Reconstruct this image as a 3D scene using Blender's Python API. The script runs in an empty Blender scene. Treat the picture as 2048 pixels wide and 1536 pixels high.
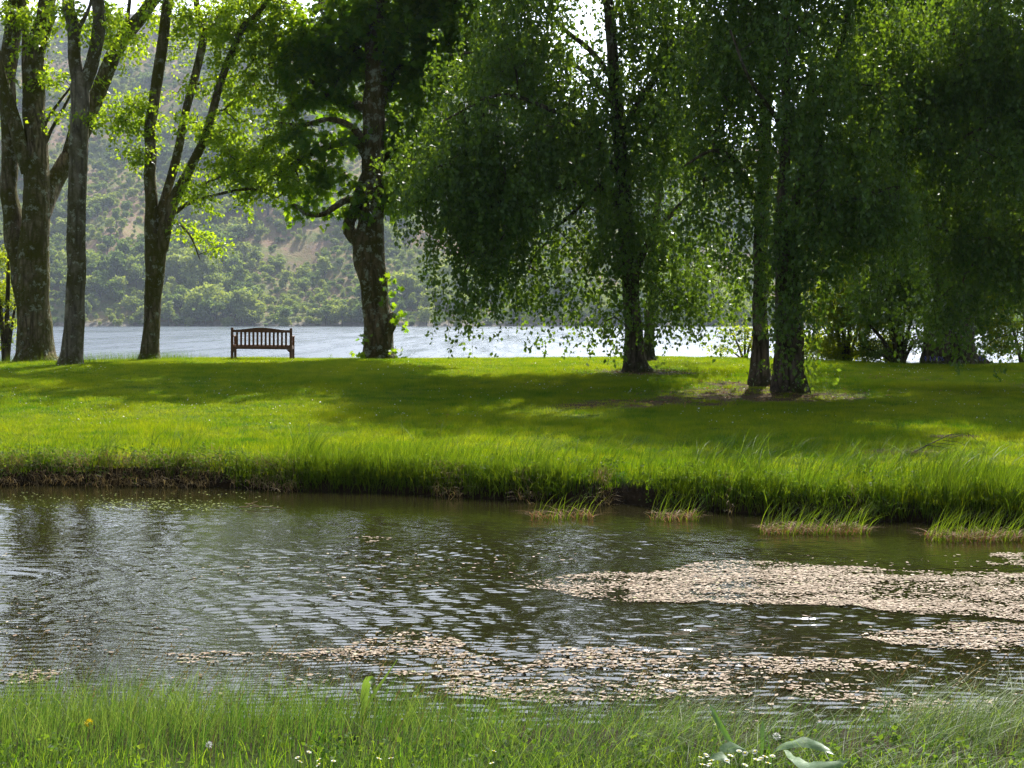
import bpy, math
import numpy as np
from mathutils import Vector

rng = np.random.default_rng(7)
SC = bpy.context.scene
COL = SC.collection
PI = math.pi

# ------------------------------------------------------------------ camera
F = 2844.0                                   # focal length in photo pixels (2048 wide): about 50 mm
CAMZ = 2.0
HOR = 645.0
PITCH = math.atan((768 - HOR) / F)
cam_d = bpy.data.cameras.new("camera")
cam_d.sensor_width = 36.0
cam_d.lens = F / 2048 * 36
cam_d.clip_start = 0.1
cam_d.clip_end = 6000
cam = bpy.data.objects.new("camera", cam_d)
COL.objects.link(cam)
cam.location = (0, 0, CAMZ)
cam.rotation_euler = (PI / 2 - PITCH, 0, 0)
SC.camera = cam
CP, SP = math.cos(PITCH), math.sin(PITCH)


def P(px, py, D):
    """world point seen at photo pixel (px,py) at distance D along +Y"""
    px = np.asarray(px, float); py = np.asarray(py, float); D = np.asarray(D, float)
    u = (px - 1024) / F
    v = (768 - py) / F
    dy = CP + v * SP
    dz = v * CP - SP
    s = D / dy
    return np.stack([u * s, D + 0 * s, CAMZ + dz * s], -1)


# ------------------------------------------------------------------ noise
_perm = rng.permutation(512)
_val = rng.random((512,))


def vnoise(x, y, seed=0):
    x = np.asarray(x, float) + seed * 17.13; y = np.asarray(y, float) + seed * 9.71
    xi = np.floor(x).astype(int); yi = np.floor(y).astype(int)
    fx = x - xi; fy = y - yi
    fx = fx * fx * (3 - 2 * fx); fy = fy * fy * (3 - 2 * fy)
    def h(i, j):
        return _val[(_perm[i & 511] + j * 57) & 511]
    return (h(xi, yi) * (1 - fx) + h(xi + 1, yi) * fx) * (1 - fy) + (h(xi, yi + 1) * (1 - fx) + h(xi + 1, yi + 1) * fx) * fy


def fbm(x, y, o=4, seed=0):
    t = 0; a = .5; s = 0
    for k in range(o):
        t = t + a * vnoise(x * 2 ** k, y * 2 ** k, seed + k); s += a; a *= .5
    return t / s


def vnoise3(p, seed=0):
    return (vnoise(p[:, 0] + p[:, 2] * .37, p[:, 1] + .71 * p[:, 2], seed) + vnoise(p[:, 2] - .3 * p[:, 0], p[:, 0] + .53 * p[:, 1], seed + 3)) / 2


def smooth(a, b, x):
    t = np.clip((x - a) / (b - a), 0, 1)
    return t * t * (3 - 2 * t)


# ------------------------------------------------------------------ mesh builders
class MB:
    def __init__(s):
        s.v = []; s.f = {}; s.n = 0; s.t = []; s.mi = 0; s.fm = {}; s.mats = []

    def add(s, verts, faces, tint=None):
        verts = np.asarray(verts, float).reshape(-1, 3); faces = np.asarray(faces, int)
        k = faces.shape[1]
        s.f.setdefault(k, []).append(faces + s.n); s.fm.setdefault(k, []).append(np.full(len(faces), s.mi))
        s.v.append(verts); s.n += len(verts)
        s.t.append(np.full(len(verts), .5) if tint is None else np.broadcast_to(np.asarray(tint, float), (len(verts),)))

    def more(s, faces, base):
        faces = np.asarray(faces, int)
        s.f.setdefault(faces.shape[1], []).append(faces + base); s.fm.setdefault(faces.shape[1], []).append(np.full(len(faces), s.mi))

    def build(s, name, mat, parent=None, origin=None, smooth_=True):
        me = bpy.data.meshes.new(name)
        if s.n:
            v = np.concatenate(s.v)
            if origin is not None:
                v = v - np.asarray(origin)
            loops = []; sizes = []
            for k, fl in s.f.items():
                a = np.concatenate(fl); loops.append(a.ravel()); sizes.append(np.full(len(a), k))
            loops = np.concatenate(loops); sizes = np.concatenate(sizes)
            me.vertices.add(len(v)); me.vertices.foreach_set("co", v.astype(np.float32).ravel())
            me.loops.add(len(loops)); me.loops.foreach_set("vertex_index", loops.astype(np.int32))
            me.polygons.add(len(sizes))
            st = np.concatenate([[0], np.cumsum(sizes)[:-1]])
            me.polygons.foreach_set("loop_start", st.astype(np.int32))
            me.polygons.foreach_set("use_smooth", np.full(len(sizes), bool(smooth_)))
            at = me.attributes.new("tint", 'FLOAT', 'POINT')
            at.data.foreach_set("value", np.concatenate(s.t).astype(np.float32))
            if s.mats: me.polygons.foreach_set("material_index", np.concatenate([np.concatenate(s.fm[k]) for k in s.f]).astype(np.int32))
            me.update(calc_edges=True)
        me.materials.append(mat)
        for m_ in s.mats: me.materials.append(m_)
        o = bpy.data.objects.new(name, me)
        COL.objects.link(o)
        if parent is not None:
            o.parent = parent
        elif origin is not None:
            o.location = tuple(origin)
        return o


def norm(a):
    return a / np.maximum(np.linalg.norm(a, axis=-1, keepdims=True), 1e-9)


def tube(mb, pts, rad, sides=8, rough=0.0, flute=0.0, cap=True, tint=None, seed=0):
    pts = np.asarray(pts, float); rad = np.asarray(rad, float); n = len(pts)
    tan = norm(np.gradient(pts, axis=0))
    ref = np.array([1.0, .13, .07]) if abs(tan[0][0]) < .8 else np.array([.1, 1.0, .2])
    u = norm(np.cross(tan, ref)); w = np.cross(tan, u)
    th = np.arange(sides) / sides * 2 * PI
    r = rad[:, None] * np.ones((1, sides))
    if np.ndim(flute) or flute:
        fl = flute if np.ndim(flute) else np.full(n, flute)
        ph = seed * 1.7
        r = r * (1 + fl[:, None] * (np.sin(3 * th + ph)[None] * .5 + np.sin(5 * th + 2 * ph)[None] * .35 + np.sin(7 * th + ph * 3)[None] * .25))
    if rough:
        zz = np.cumsum(np.r_[0, np.linalg.norm(np.diff(pts, axis=0), axis=1)])
        nz = vnoise(np.cos(th)[None] * 2.2 + zz[:, None] * .9 + seed * 3.1, np.sin(th)[None] * 2.2 + zz[:, None] * 1.3, seed) - .5
        nz2 = vnoise(np.cos(th)[None] * 6 + zz[:, None] * 2.7, np.sin(th)[None] * 6 + zz[:, None] * 3.3 + seed, seed + 5) - .5
        r = r * (1 + rough * nz * 2 + rough * nz2)
    v = pts[:, None, :] + r[..., None] * (np.cos(th)[None, :, None] * u[:, None, :] + np.sin(th)[None, :, None] * w[:, None, :])
    i = np.arange(n - 1)[:, None] * sides; j = np.arange(sides)[None]; j2 = (j + 1) % sides
    f = np.stack([i + j, i + j2, i + sides + j2, i + sides + j], -1).reshape(-1, 4)
    b = mb.n
    mb.add(v.reshape(-1, 3), f, tint)
    if cap:
        mb.more([list(range((n - 1) * sides, n * sides))], b)


def spline(pts, rad, step=.15):
    """Catmull-Rom resample"""
    pts = np.asarray(pts, float); rad = np.asarray(rad, float)
    p = np.vstack([2 * pts[0] - pts[1], pts, 2 * pts[-1] - pts[-2]])
    op = []; orr = []
    for k in range(len(pts) - 1):
        a, b, c, d = p[k:k + 4]
        m = max(2, int(np.linalg.norm(c - b) / step))
        t = (np.arange(m) / m)[:, None]
        op.append(.5 * (2 * b + (c - a) * t + (2 * a - 5 * b + 4 * c - d) * t ** 2 + (3 * b - a - 3 * c + d) * t ** 3))
        orr.append(rad[k] + (rad[k + 1] - rad[k]) * t[:, 0])
    op.append(pts[-1:]); orr.append(rad[-1:])
    return np.vstack(op), np.concatenate(orr)


def boxm(mb, c, s, bev=.004, rz=0, rx=0, tint=None):
    """bevelled box (chamfered edges) centre c, full size s"""
    s = np.asarray(s, float) / 2; b = min(bev, s.min() * .45)
    vs = []; idx = {}
    for ax in range(3):
        for sx in (-1, 1):
            for sy in (-1, 1):
                for sz in (-1, 1):
                    sg = np.array([sx, sy, sz])
                    p = sg * (s - b); p[ax] = sg[ax] * s[ax]
                    idx[(ax, sx, sy, sz)] = len(vs); vs.append(p)
    quads = []; tris = []
    for ax in range(3):
        o = [k for k in range(3) if k != ax]
        for sg in (-1, 1):
            q = []
            for a, c2 in ((-1, -1), (1, -1), (1, 1), (-1, 1)):
                t = [0, 0, 0]; t[ax] = sg; t[o[0]] = a; t[o[1]] = c2
                q.append(idx[(ax, *t)])
            quads.append(q)
        for a in (-1, 1):
            for c2 in (-1, 1):
                t0 = [0, 0, 0]; t0[o[0]] = a; t0[o[1]] = c2
                ta = list(t0); ta[ax] = -1; tb = list(t0); tb[ax] = 1
                quads.append([idx[(o[0], *ta)], idx[(o[0], *tb)], idx[(o[1], *tb)], idx[(o[1], *ta)]])
    for sx in (-1, 1):
        for sy in (-1, 1):
            for sz in (-1, 1):
                tris.append([idx[(k, sx, sy, sz)] for k in range(3)])
    v = np.array(vs)
    if rx:
        cr, sr = math.cos(rx), math.sin(rx)
        v = np.stack([v[:, 0], cr * v[:, 1] - sr * v[:, 2], sr * v[:, 1] + cr * v[:, 2]], -1)
    if rz:
        cr, sr = math.cos(rz), math.sin(rz)
        v = np.stack([cr * v[:, 0] - sr * v[:, 1], sr * v[:, 0] + cr * v[:, 1], v[:, 2]], -1)
    bs = mb.n
    mb.add(v + np.asarray(c), np.array(quads), tint); mb.more(np.array(tris), bs)


# ------------------------------------------------------------------ naming
def tag(o, label=None, cat=None, group=None, kind=None):
    if label: o["label"] = label
    if cat: o["category"] = cat
    if group: o["group"] = group
    if kind: o["kind"] = kind
    return o


def thing(name, loc, label, cat, group=None):
    o = bpy.data.objects.new(name, None); COL.objects.link(o)
    o.empty_display_size = .3
    o.location = tuple(loc)
    return tag(o, label, cat, group)


# ------------------------------------------------------------------ materials
class NT:
    def __init__(s, name):
        s.m = bpy.data.materials.new(name); s.m.use_nodes = True
        s.t = s.m.node_tree; s.t.nodes.clear()
        s.out = s.n("ShaderNodeOutputMaterial")

    def n(s, typ, **kw):
        nd = s.t.nodes.new(typ)
        for k, v in kw.items():
            if hasattr(nd, k) and k not in ("Scale",): setattr(nd, k, v)
            else: nd.inputs[k].default_value = v
        return nd

    def l(s, a, b):
        s.t.links.new(a, b)

    def coord(s, scale=(1, 1, 1), which="Object"):
        tc = s.n("ShaderNodeTexCoord"); mp = s.n("ShaderNodeMapping")
        mp.inputs["Scale"].default_value = scale
        s.l(tc.outputs[which], mp.inputs[0]); return mp.outputs[0]

    def noise(s, vec, scale, detail=4, rough=.55, dist=0):
        nd = s.n("ShaderNodeTexNoise")
        nd.inputs["Scale"].default_value = scale; nd.inputs["Detail"].default_value = detail
        nd.inputs["Roughness"].default_value = rough; nd.inputs["Distortion"].default_value = dist
        if vec is not None: s.l(vec, nd.inputs["Vector"])
        return nd.outputs[0]

    def ramp(s, fac, stops):
        nd = s.n("ShaderNodeValToRGB"); e = nd.color_ramp.elements
        while len(e) > 1: e.remove(e[-1])
        e[0].position = stops[0][0]; e[0].color = tuple(stops[0][1]) + (1,)
        for p, c in stops[1:]:
            x = e.new(p); x.color = tuple(c) + (1,)
        s.l(fac, nd.inputs[0]); return nd.outputs[0]

    def mix(s, fac, a, b, blend='MIX'):
        nd = s.n("ShaderNodeMix"); nd.data_type = 'RGBA'; nd.blend_type = blend
        for src, i in ((fac, 0), (a, 6), (b, 7)):
            if isinstance(src, (int, float)): nd.inputs[i].default_value = src
            elif isinstance(src, tuple): nd.inputs[i].default_value = src + (1,)
            else: s.l(src, nd.inputs[i])
        return nd.outputs[2]

    def math(s, op, a, b=0.0, c=None, clamp=False):
        nd = s.n("ShaderNodeMath"); nd.operation = op; nd.use_clamp = clamp
        for src, i in ((a, 0), (b, 1), (c, 2)):
            if src is None: continue
            if isinstance(src, (int, float)): nd.inputs[i].default_value = src
            else: s.l(src, nd.inputs[i])
        return nd.outputs[0]

    def attr(s, name="tint"):
        nd = s.n("ShaderNodeAttribute"); nd.attribute_name = name; return nd.outputs["Fac"]

    def bump(s, h, strength=.5, dist=.02):
        nd = s.n("ShaderNodeBump"); nd.inputs["Strength"].default_value = strength; nd.inputs["Distance"].default_value = dist
        s.l(h, nd.inputs["Height"]); return nd.outputs[0]

    def bsdf(s, col, rough=.8, spec=.3, normal=None, **kw):
        b = s.n("ShaderNodeBsdfPrincipled")
        if isinstance(col, tuple): b.inputs["Base Color"].default_value = col + (1,)
        else: s.l(col, b.inputs["Base Color"])
        if isinstance(rough, (int, float)): b.inputs["Roughness"].default_value = rough
        else: s.l(rough, b.inputs["Roughness"])
        b.inputs["Specular IOR Level"].default_value = spec
        if normal is not None: s.l(normal, b.inputs["Normal"])
        for k, v in kw.items(): b.inputs[k].default_value = v
        return b

    def done(s, sh):
        s.l(sh, s.out.inputs["Surface"]); return s.m


def leaf_mat(name, dark, light, trans_d, trans_l, tfac=.5, gloss=.45, spec=.5, inst=False):
    """leaf: front colour, the yellower light that passes through, and a waxy skin"""
    t = NT(name)
    a = t.attr("tint")
    if inst:
        oi = t.n("ShaderNodeObjectInfo")
        ln = t.noise(oi.outputs["Location"], .55, 5, .65); ln2 = t.noise(oi.outputs["Location"], 2.2, 4, .8)
        a = t.math('ADD', t.math('ADD', t.math('MULTIPLY', a, .35), t.math('MULTIPLY', oi.outputs["Random"], .5)), t.math('MULTIPLY', t.math('ADD', t.math('MULTIPLY', ln, .5), t.math('MULTIPLY', ln2, .5)), 3.2))
        a = t.math('SUBTRACT', a, 1.50, clamp=True)
    col = t.ramp(a, [(0, dark), (1, light)])
    tcol = t.ramp(a, [(0, trans_d), (1, trans_l)])
    b = t.bsdf(col, gloss, spec)
    tr = t.n("ShaderNodeBsdfTranslucent"); t.l(tcol, tr.inputs[0])
    m = t.n("ShaderNodeMixShader"); m.inputs[0].default_value = tfac
    t.l(b.outputs[0], m.inputs[1]); t.l(tr.outputs[0], m.inputs[2])
    return t.done(m.outputs[0])


def bark_mat(name, c0, c1, moss, moss_amt, lichen_amt, vscale=1.0, bumpd=.03):
    t = NT(name)
    v = t.coord((4.2 * vscale, 4.2 * vscale, .8 * vscale)); v2 = t.coord()
    n1 = t.noise(v, 2.2, 6, .65, .4)
    vo = t.n("ShaderNodeTexVoronoi"); vo.feature = 'DISTANCE_TO_EDGE'; vo.inputs["Scale"].default_value = 1.6; t.l(v, vo.inputs["Vector"])
    fur = t.math('MULTIPLY', t.math('MINIMUM', vo.outputs[0], .25), 3.0)
    nf = t.noise(t.coord((16, 16, 3.5)), 2.0, 4, .7)
    h = t.math('ADD', t.math('ADD', t.math('MULTIPLY', fur, .6), t.math('MULTIPLY', n1, .7)), t.math('MULTIPLY', nf, .35))
    col = t.ramp(t.math('ADD', t.math('ADD', t.math('MULTIPLY', n1, .5), t.math('MULTIPLY', fur, .25)), t.math('MULTIPLY', nf, .3)), [(.34, c0), (.66, c1)])
    n2 = t.noise(v2, 1.1, 5, .7)
    n3 = t.noise(v2, 9, 4, .7)
    mo = t.math('MULTIPLY', t.math('ADD', t.math('ADD', n2, t.math('MULTIPLY', n3, .35)), -.72 + moss_amt * .3), 5, clamp=True)
    col = t.mix(mo, col, moss)
    n4 = t.noise(v2, 4.5, 5, .75)
    li = t.math('MULTIPLY', t.math('ADD', n4, -.68 + lichen_amt * .12), 14, clamp=True)
    col = t.mix(t.math('MULTIPLY', li, .9), col, (.34, .35, .28))
    h = t.math('ADD', h, t.math('MULTIPLY', t.math('MULTIPLY', mo, n3), .6))
    return t.done(t.bsdf(col, .9, .15, t.bump(h, 1.0, bumpd * 2.5)).outputs[0])


M = {}
M['bark_left'] = bark_mat("fissured_mossy_bark", (.045, .034, .021), (.33, .26, .175), (.085, .08, .012), .65, 1.0)
M['bark_grey'] = bark_mat("grey_smooth_bark", (.07, .06, .045), (.30, .265, .20), (.075, .07, .014), .45, 1.0, .7, .02)
M['bark_maple'] = bark_mat("brown_plated_bark", (.04, .027, .014), (.28, .20, .12), (.07, .06, .01), .6, 1.25, .8, .03)
M['bark_birch'] = bark_mat("dark_birch_bark", (.022, .017, .012), (.20, .158, .115), (.05, .05, .015), .35, .8, .9, .025)
M['twig'] = NT("twig_bark"); M['twig'] = M['twig'].done(M['twig'].bsdf((.035, .027, .016), .85, .2).outputs[0])

M['leaf_bright'] = leaf_mat("bright_backlit_leaf", (.04, .10, .011), (.085, .17, .018), (.32, .50, .008), (.60, .74, .02), .6, .42, .4)
M['leaf_maple'] = leaf_mat("broad_lobed_leaf", (.026, .078, .01), (.06, .14, .016), (.20, .40, .006), (.46, .62, .012), .55, .45, .4)
M['leaf_birch'] = leaf_mat("small_hanging_leaf", (.038, .10, .021), (.10, .195, .043), (.13, .25, .011), (.32, .46, .018), .42, .38, .4)
M['leaf_hazel'] = leaf_mat("yellow_green_shrub_leaf", (.04, .085, .01), (.08, .15, .015), (.34, .44, .01), (.60, .66, .02), .55, .45, .4)
M['lawn'] = leaf_mat("short_lawn_grass", (.020, .068, .004), (.095, .14, .010), (.10, .27, .002), (.52, .58, .006), .52, .5, .15, inst=True)
M['tallgrass'] = leaf_mat("tall_bank_grass", (.03, .075, .008), (.09, .15, .02), (.09, .21, .006), (.29, .39, .012), .46, .5, .1)
M['foregrass'] = leaf_mat("long_front_grass", (.022, .065, .014), (.20, .26, .09), (.07, .20, .014), (.36, .47, .06), .42, .5, .25)
M['shortgrass'] = leaf_mat("short_verge_grass", (.04, .11, .01), (.10, .18, .02), (.20, .40, .01), (.45, .60, .02), .5, .5, .2)
M['reedstraw'] = leaf_mat("rusty_reed_straw", (.16, .075, .03), (.40, .25, .13), (.2, .09, .03), (.4, .22, .08), .3, .6, .15)
M['straw'] = leaf_mat("dry_straw", (.13, .095, .045), (.42, .33, .18), (.18, .12, .04), (.4, .3, .1), .3, .6, .2)
M['weed'] = leaf_mat("bank_weed_leaf", (.03, .07, .012), (.09, .14, .03), (.12, .25, .01), (.3, .42, .03), .42, .6, .12)
M['hill_leaf'] = leaf_mat("far_tree_leaf", (.05, .115, .036), (.24, .31, .075), (.16, .26, .03), (.46, .52, .06), .42, .6, .1)


def flat_mat(name, col, rough=.6, spec=.3):
    t = NT(name); return t.done(t.bsdf(col, rough, spec).outputs[0])


M['petal'] = flat_mat("white_petal", (.8, .8, .76))
M['yellow'] = flat_mat("yellow_petal", (.86, .72, .03))
M['blue'] = flat_mat("bluebell_petal", (.14, .12, .5))

t = NT("floating_pondweed_leaf")
c = t.ramp(t.attr(), [(0, (.12, .055, .015)), (.08, (.11, .06, .02)), (.28, (.20, .13, .075)), (.55, (.32, .235, .16)), (.82, (.45, .36, .27)), (.94, (.26, .25, .10)), (1, (.3, .36, .08))])
M['pad'] = t.done(t.bsdf(c, .6, .2).outputs[0])

t = NT("stained_bench_timber")
v = t.coord((2, 40, 40))
n = t.noise(v, 2.5, 6, .7)
c = t.ramp(n, [(.25, (.06, .023, .008)), (.55, (.16, .062, .02)), (.8, (.27, .11, .04))])
M['bench'] = t.done(t.bsdf(c, .5, .4, t.bump(n, .3, .004)).outputs[0])

# ground
t = NT("turf_and_mud")
v = t.coord()
n1 = t.noise(v, .9, 5, .6); n2 = t.noise(v, 9, 6, .7); n3 = t.noise(v, 45, 4, .7)
turf = t.ramp(t.math('ADD', t.math('MULTIPLY', n1, .5), t.math('MULTIPLY', n3, .5)), [(.3, (.028, .055, .006)), (.55, (.05, .09, .008)), (.75, (.085, .10, .02))])
litter = t.ramp(n3, [(.3, (.025, .016, .007)), (.55, (.075, .05, .02)), (.75, (.17, .12, .06))])
mud = t.ramp(n2, [(.3, (.008, .0055, .003)), (.62, (.032, .021, .011)), (.82, (.10, .07, .045))])
la = t.attr("tint")
lf = t.math('MULTIPLY', t.math('ADD', t.math('ADD', la, t.math('MULTIPLY', n2, .5)), -.55), 4, clamp=True)
c = t.mix(lf, turf, litter)
g = t.n("ShaderNodeNewGeometry"); sx = t.n("ShaderNodeSeparateXYZ"); t.l(g.outputs["Position"], sx.inputs[0])
mz = t.math('MULTIPLY', t.math('SUBTRACT', .30, t.math('ADD', sx.outputs[2], t.math('MULTIPLY', n2, .1))), 12, clamp=True)
c = t.mix(mz, c, mud)
h = t.math('ADD', n2, t.math('MULTIPLY', n3, .4))
M['ground'] = t.done(t.bsdf(c, .95, .1, t.bump(h, .8, .04)).outputs[0])

# ------------------------------------------------------------------ terrain
EDGE_PX = [(-400, 955), (0, 968), (400, 972), (800, 988), (1024, 998), (1300, 1014), (1500, 1028), (1750, 1042), (2048, 1055), (2500, 1075)]
_e = np.array([P(px, py, (CAMZ) / ((py - HOR) / F)) for px, py in EDGE_PX])
_ex = np.r_[-40, _e[:, 0], 40]; _ey = np.r_[18.5, _e[:, 1], 11.5]


def edge_far(x):
    return np.interp(x, _ex, _ey) + .34 * (fbm(x * .9, x * 0 + 3.3, 3, 4) - .5) + .34 * (fbm(x * 2.6, x * 0, 3, 6) - .5)


def edge_near(x):
    return 6.95 - .03 * x + .35 * (fbm(x * .8, x * 0 + 8.8, 3, 9) - .5)


_pd = [17, 18.5, 20, 23, 27, 31, 35, 38, 40, 42, 45, 50, 58, 75]
_pz = [.30, .36, .42, .50, .65, .825, .955, .985, .960, .90, .68, .15, -.7, -2.2]


def height(x, y):
    x = np.asarray(x, float); y = np.asarray(y, float)
    z = np.interp(y, _pd, _pz)
    z = .25 * np.interp(y - .8, _pd, _pz) + .5 * z + .25 * np.interp(y + .8, _pd, _pz)
    up = smooth(24, 38, y)
    z = z - up * (.16 * smooth(4, 12, x) + .10 * smooth(-8, -15, x))
    z = z + up * .10 * np.exp(-((x + 1) / 6.) ** 2) * 0
    z = z + .10 * (fbm(x * .16, y * .16, 3, 2) - .5) * smooth(19, 24, y) + .02 * (vnoise(x * 1.1, y * 1.1, 5) - .5)
    ef = edge_far(x); en = edge_near(x)
    d = y - ef
    prof = np.interp(d, [-3, -.6, -.05, .02, .16, .45, 1.2, 3], [-.75, -.35, -.06, .05, .22, .30, .34, .40])
    k = smooth(1.0, 4.0, d)
    far = prof * (1 - k) + z * k
    dn = en - y
    near = np.interp(dn, [-3, -.8, -.05, .1, .5, 1.4, 3, 8], [-.75, -.35, -.03, .05, .13, .22, .28, .3])
    near = near + .04 * (fbm(x * 1.2, y * 1.2, 3, 12) - .5) * smooth(0, .6, dn)
    return np.where(y > (ef + en) / 2, far, near)


def ground_at(px, py, lo=17.5, hi=42):
    Ds = np.linspace(lo, hi, 1500)
    p = P(px, py, Ds)
    g = height(p[:, 0], p[:, 1])
    below = np.nonzero(p[:, 2] <= g)[0]
    i = below[0] if len(below) else np.argmin(p[:, 2] - g)
    return np.array([p[i, 0], p[i, 1], g[i]])


LITTER = []        # (x,y,r) bare needle/leaf patches under the birches


def litter_at(x, y):
    l = np.zeros_like(x)
    for (cx, cy, rx, ry, s) in LITTER:
        d = np.sqrt(((x - cx) / rx) ** 2 + ((y - cy) / ry) ** 2)
        l = np.maximum(l, s * smooth(1.25, .3, d + .7 * (fbm(x * 1.1, y * 1.1, 3, 21) - .5)))
    return l


b1 = ground_at(1273, 742); b2 = ground_at(1522, 770); b3 = ground_at(1578, 784)
LITTER += [(b1[0] + .3, b1[1] - .5, 1.6, 1.6, 1), (b3[0] - .6, b3[1] - .9, 2.8, 2.2, 1), (b2[0] - .3, b2[1], 1.2, 1.2, .9), (b3[0] - 3.0, b3[1] - 2.5, 2.4, 1.0, .85),
           (11.5, 29, 2.6, 1.4, .7), (8.5, 31, 1.4, 1, .6), (6.2, 19.8, .55, .22, 1.2)]


def grid_mesh(xs, ys, zf, tf=None):
    X, Y = np.meshgrid(xs, ys)
    Z = zf(X, Y)
    v = np.stack([X, Y, Z], -1).reshape(-1, 3)
    nx = len(xs); i = np.arange(len(ys) - 1)[:, None] * nx; j = np.arange(nx - 1)[None]
    f = np.stack([i + j, i + j + 1, i + nx + j + 1, i + nx + j], -1).reshape(-1, 4)
    mb = MB(); mb.add(v, f, tf(X, Y).ravel() if tf is not None else None)
    return mb


xs = np.r_[np.linspace(-120, -17, 22)[:-1], np.arange(-17, 17, .14), np.linspace(17, 120, 22)]
ys = np.r_[np.linspace(-25, 4, 14)[:-1], np.arange(4, 21, .1), np.arange(21, 46, .2), np.linspace(46, 75, 14)]
ground = grid_mesh(xs, ys, height, litter_at).build("ground", M['ground'])
tag(ground, kind="structure")

# ------------------------------------------------------------------ water
# pond: the ripples are real relief in the surface, with a little fine grain in the shader
def in_poly(x, y, poly):
    c = np.zeros(np.shape(x), bool); q = np.array(poly, float); j = len(q) - 1
    for i in range(len(q)):
        c ^= ((q[i, 1] > y) != (q[j, 1] > y)) & (x < (q[j, 0] - q[i, 0]) * (y - q[i, 1]) / (q[j, 1] - q[i, 1] + 1e-9) + q[i, 0]); j = i
    return c


PATCH = [(1040, 1178), (1110, 1158), (1210, 1150), (1300, 1152), (1400, 1130), (1470, 1122), (1600, 1128), (1750, 1143), (2070, 1150), (2070, 1246), (1850, 1238), (1780, 1232), (1700, 1216), (1550, 1218), (1400, 1205), (1250, 1216), (1150, 1200)]
RIPPLE = 1.0


def ripples(x, y):
    wr = np.random.default_rng(55)
    h = np.zeros_like(x)
    wob = fbm(x * .6, y * .6, 3, 131) * .6 + fbm(x * 2.1, y * 2.1, 2, 134) * .09
    for k in range(16):
        wl = wr.uniform(.046, .115); an = wr.normal() * .24 + .08; ph = wr.uniform(0, 6.28)
        grp = smooth(.30, .68, vnoise(x * .55, y * .8, 140 + k))
        h += grp * .0108 * wl * np.sin(2 * PI / wl * (x * math.sin(an) + y * math.cos(an) + wob * (.5 + wr.random())) + ph)
    gust = .65 + .85 * smooth(.30, .66, fbm(x * .35 + 2, y * .5, 3, 151))
    h = h * gust * (1 - .4 * smooth(-1.2, -3.2, x) - .25 * smooth(.5, 2.5, x))
    for (px, py, wl, rad, a) in ((-10, 1165, .25, 2.3, .0064), (520, 1185, .22, 2.3, .0050), (1290, 1250, .24, 2.3, .0034), (1600, 1222, .26, 1.6, .0065), (840, 1120, .20, 2.2, .0042)):
        c0 = P(px, py, CAMZ / ((py - HOR) / F))
        r = np.hypot(x - c0[0], y - c0[1]) + .42 * (fbm(x * 1.5, y * 1.5, 3, 155) - .5)
        h += a * np.sin(2 * PI * r / wl) * np.clip(1 - r / rad, 0, 1) * smooth(.05, .3, r)
    lee = np.clip((15.3 - (y + np.maximum(x, -2) * .40)) * .6, 0, 1) * .94 + .06
    px = 1024 + x / y * F; py = HOR + CAMZ / y * F
    calm = 1 - .7 * in_poly(px + 20 * (vnoise(x * 2, y * 2, 158) - .5), py, PATCH)
    return h * lee * calm * RIPPLE


t = NT("pond_surface")
v = t.coord()
fine = t.noise(t.coord((1, 1.6, 1)), 22, 2, .5)
b = t.bsdf((.016, .0145, .005), .03, 1.0, t.bump(t.math('MULTIPLY', fine, .0016), 1.0, 1.0)); b.inputs["IOR"].default_value = 1.4
M['pond'] = t.done(b.outputs[0])
_wx = np.r_[np.linspace(-34, -7.2, 12)[:-1], np.arange(-7.2, 7.2, .035), np.linspace(7.2, 34, 12)]
_wy = np.r_[np.arange(6.0, 11, .013), np.arange(11, 18, .017), [18.4, 19.]]
pm = grid_mesh(_wx, _wy, lambda x, y: ripples(x, y))
tag(pm.build("pond_water", M['pond']), kind="structure")

LZ = -.55
t = NT("loch_surface")
v = t.coord((.7, 1, 1))
r1 = t.noise(v, 1.3, 4, .6, .3); r2 = t.noise(v, 5, 3, .6)
big = t.noise(t.coord((.004, .02, 1)), 1.0, 4, .6)
hh = t.math('ADD', t.math('MULTIPLY', r1, .17), t.math('MULTIPLY', r2, .035))
hh = t.math('MULTIPLY', hh, t.math('ADD', t.math('MULTIPLY', big, .8), .6))
b = t.bsdf((.03, .05, .08), .42, .5, t.bump(hh, 1.0, 1.0)); b.inputs["IOR"].default_value = 1.33
w1 = t.noise(t.coord((.45, .022, 1)), 1.0, 5, .7); w2 = t.noise(t.coord((.03, .004, 1)), 1.0, 4, .6)
t.l(t.math('ADD', -.28, t.math('ADD', t.math('MULTIPLY', w1, .75), t.math('MULTIPLY', w2, .32)), clamp=True), b.inputs["Roughness"])
M['loch'] = t.done(b.outputs[0])
mb = MB(); mb.add([(-1600, 44, LZ), (1600, 44, LZ), (1600, 1300, LZ), (-1600, 1300, LZ)], [(0, 1, 2, 3)])
tag(mb.build("loch_water", M['loch']), kind="structure")

# ------------------------------------------------------------------ hill across the loch
SKY_PX = np.array([(-900, 85), (0, 38), (300, 32), (480, 44), (700, 100), (900, 180), (1200, 262), (1600, 310), (2048, 345), (3000, 400)], float)


def shore(x):
    return 905 + 26 * (fbm(x * .012, x * 0, 4, 31) - .5) * 2


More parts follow.
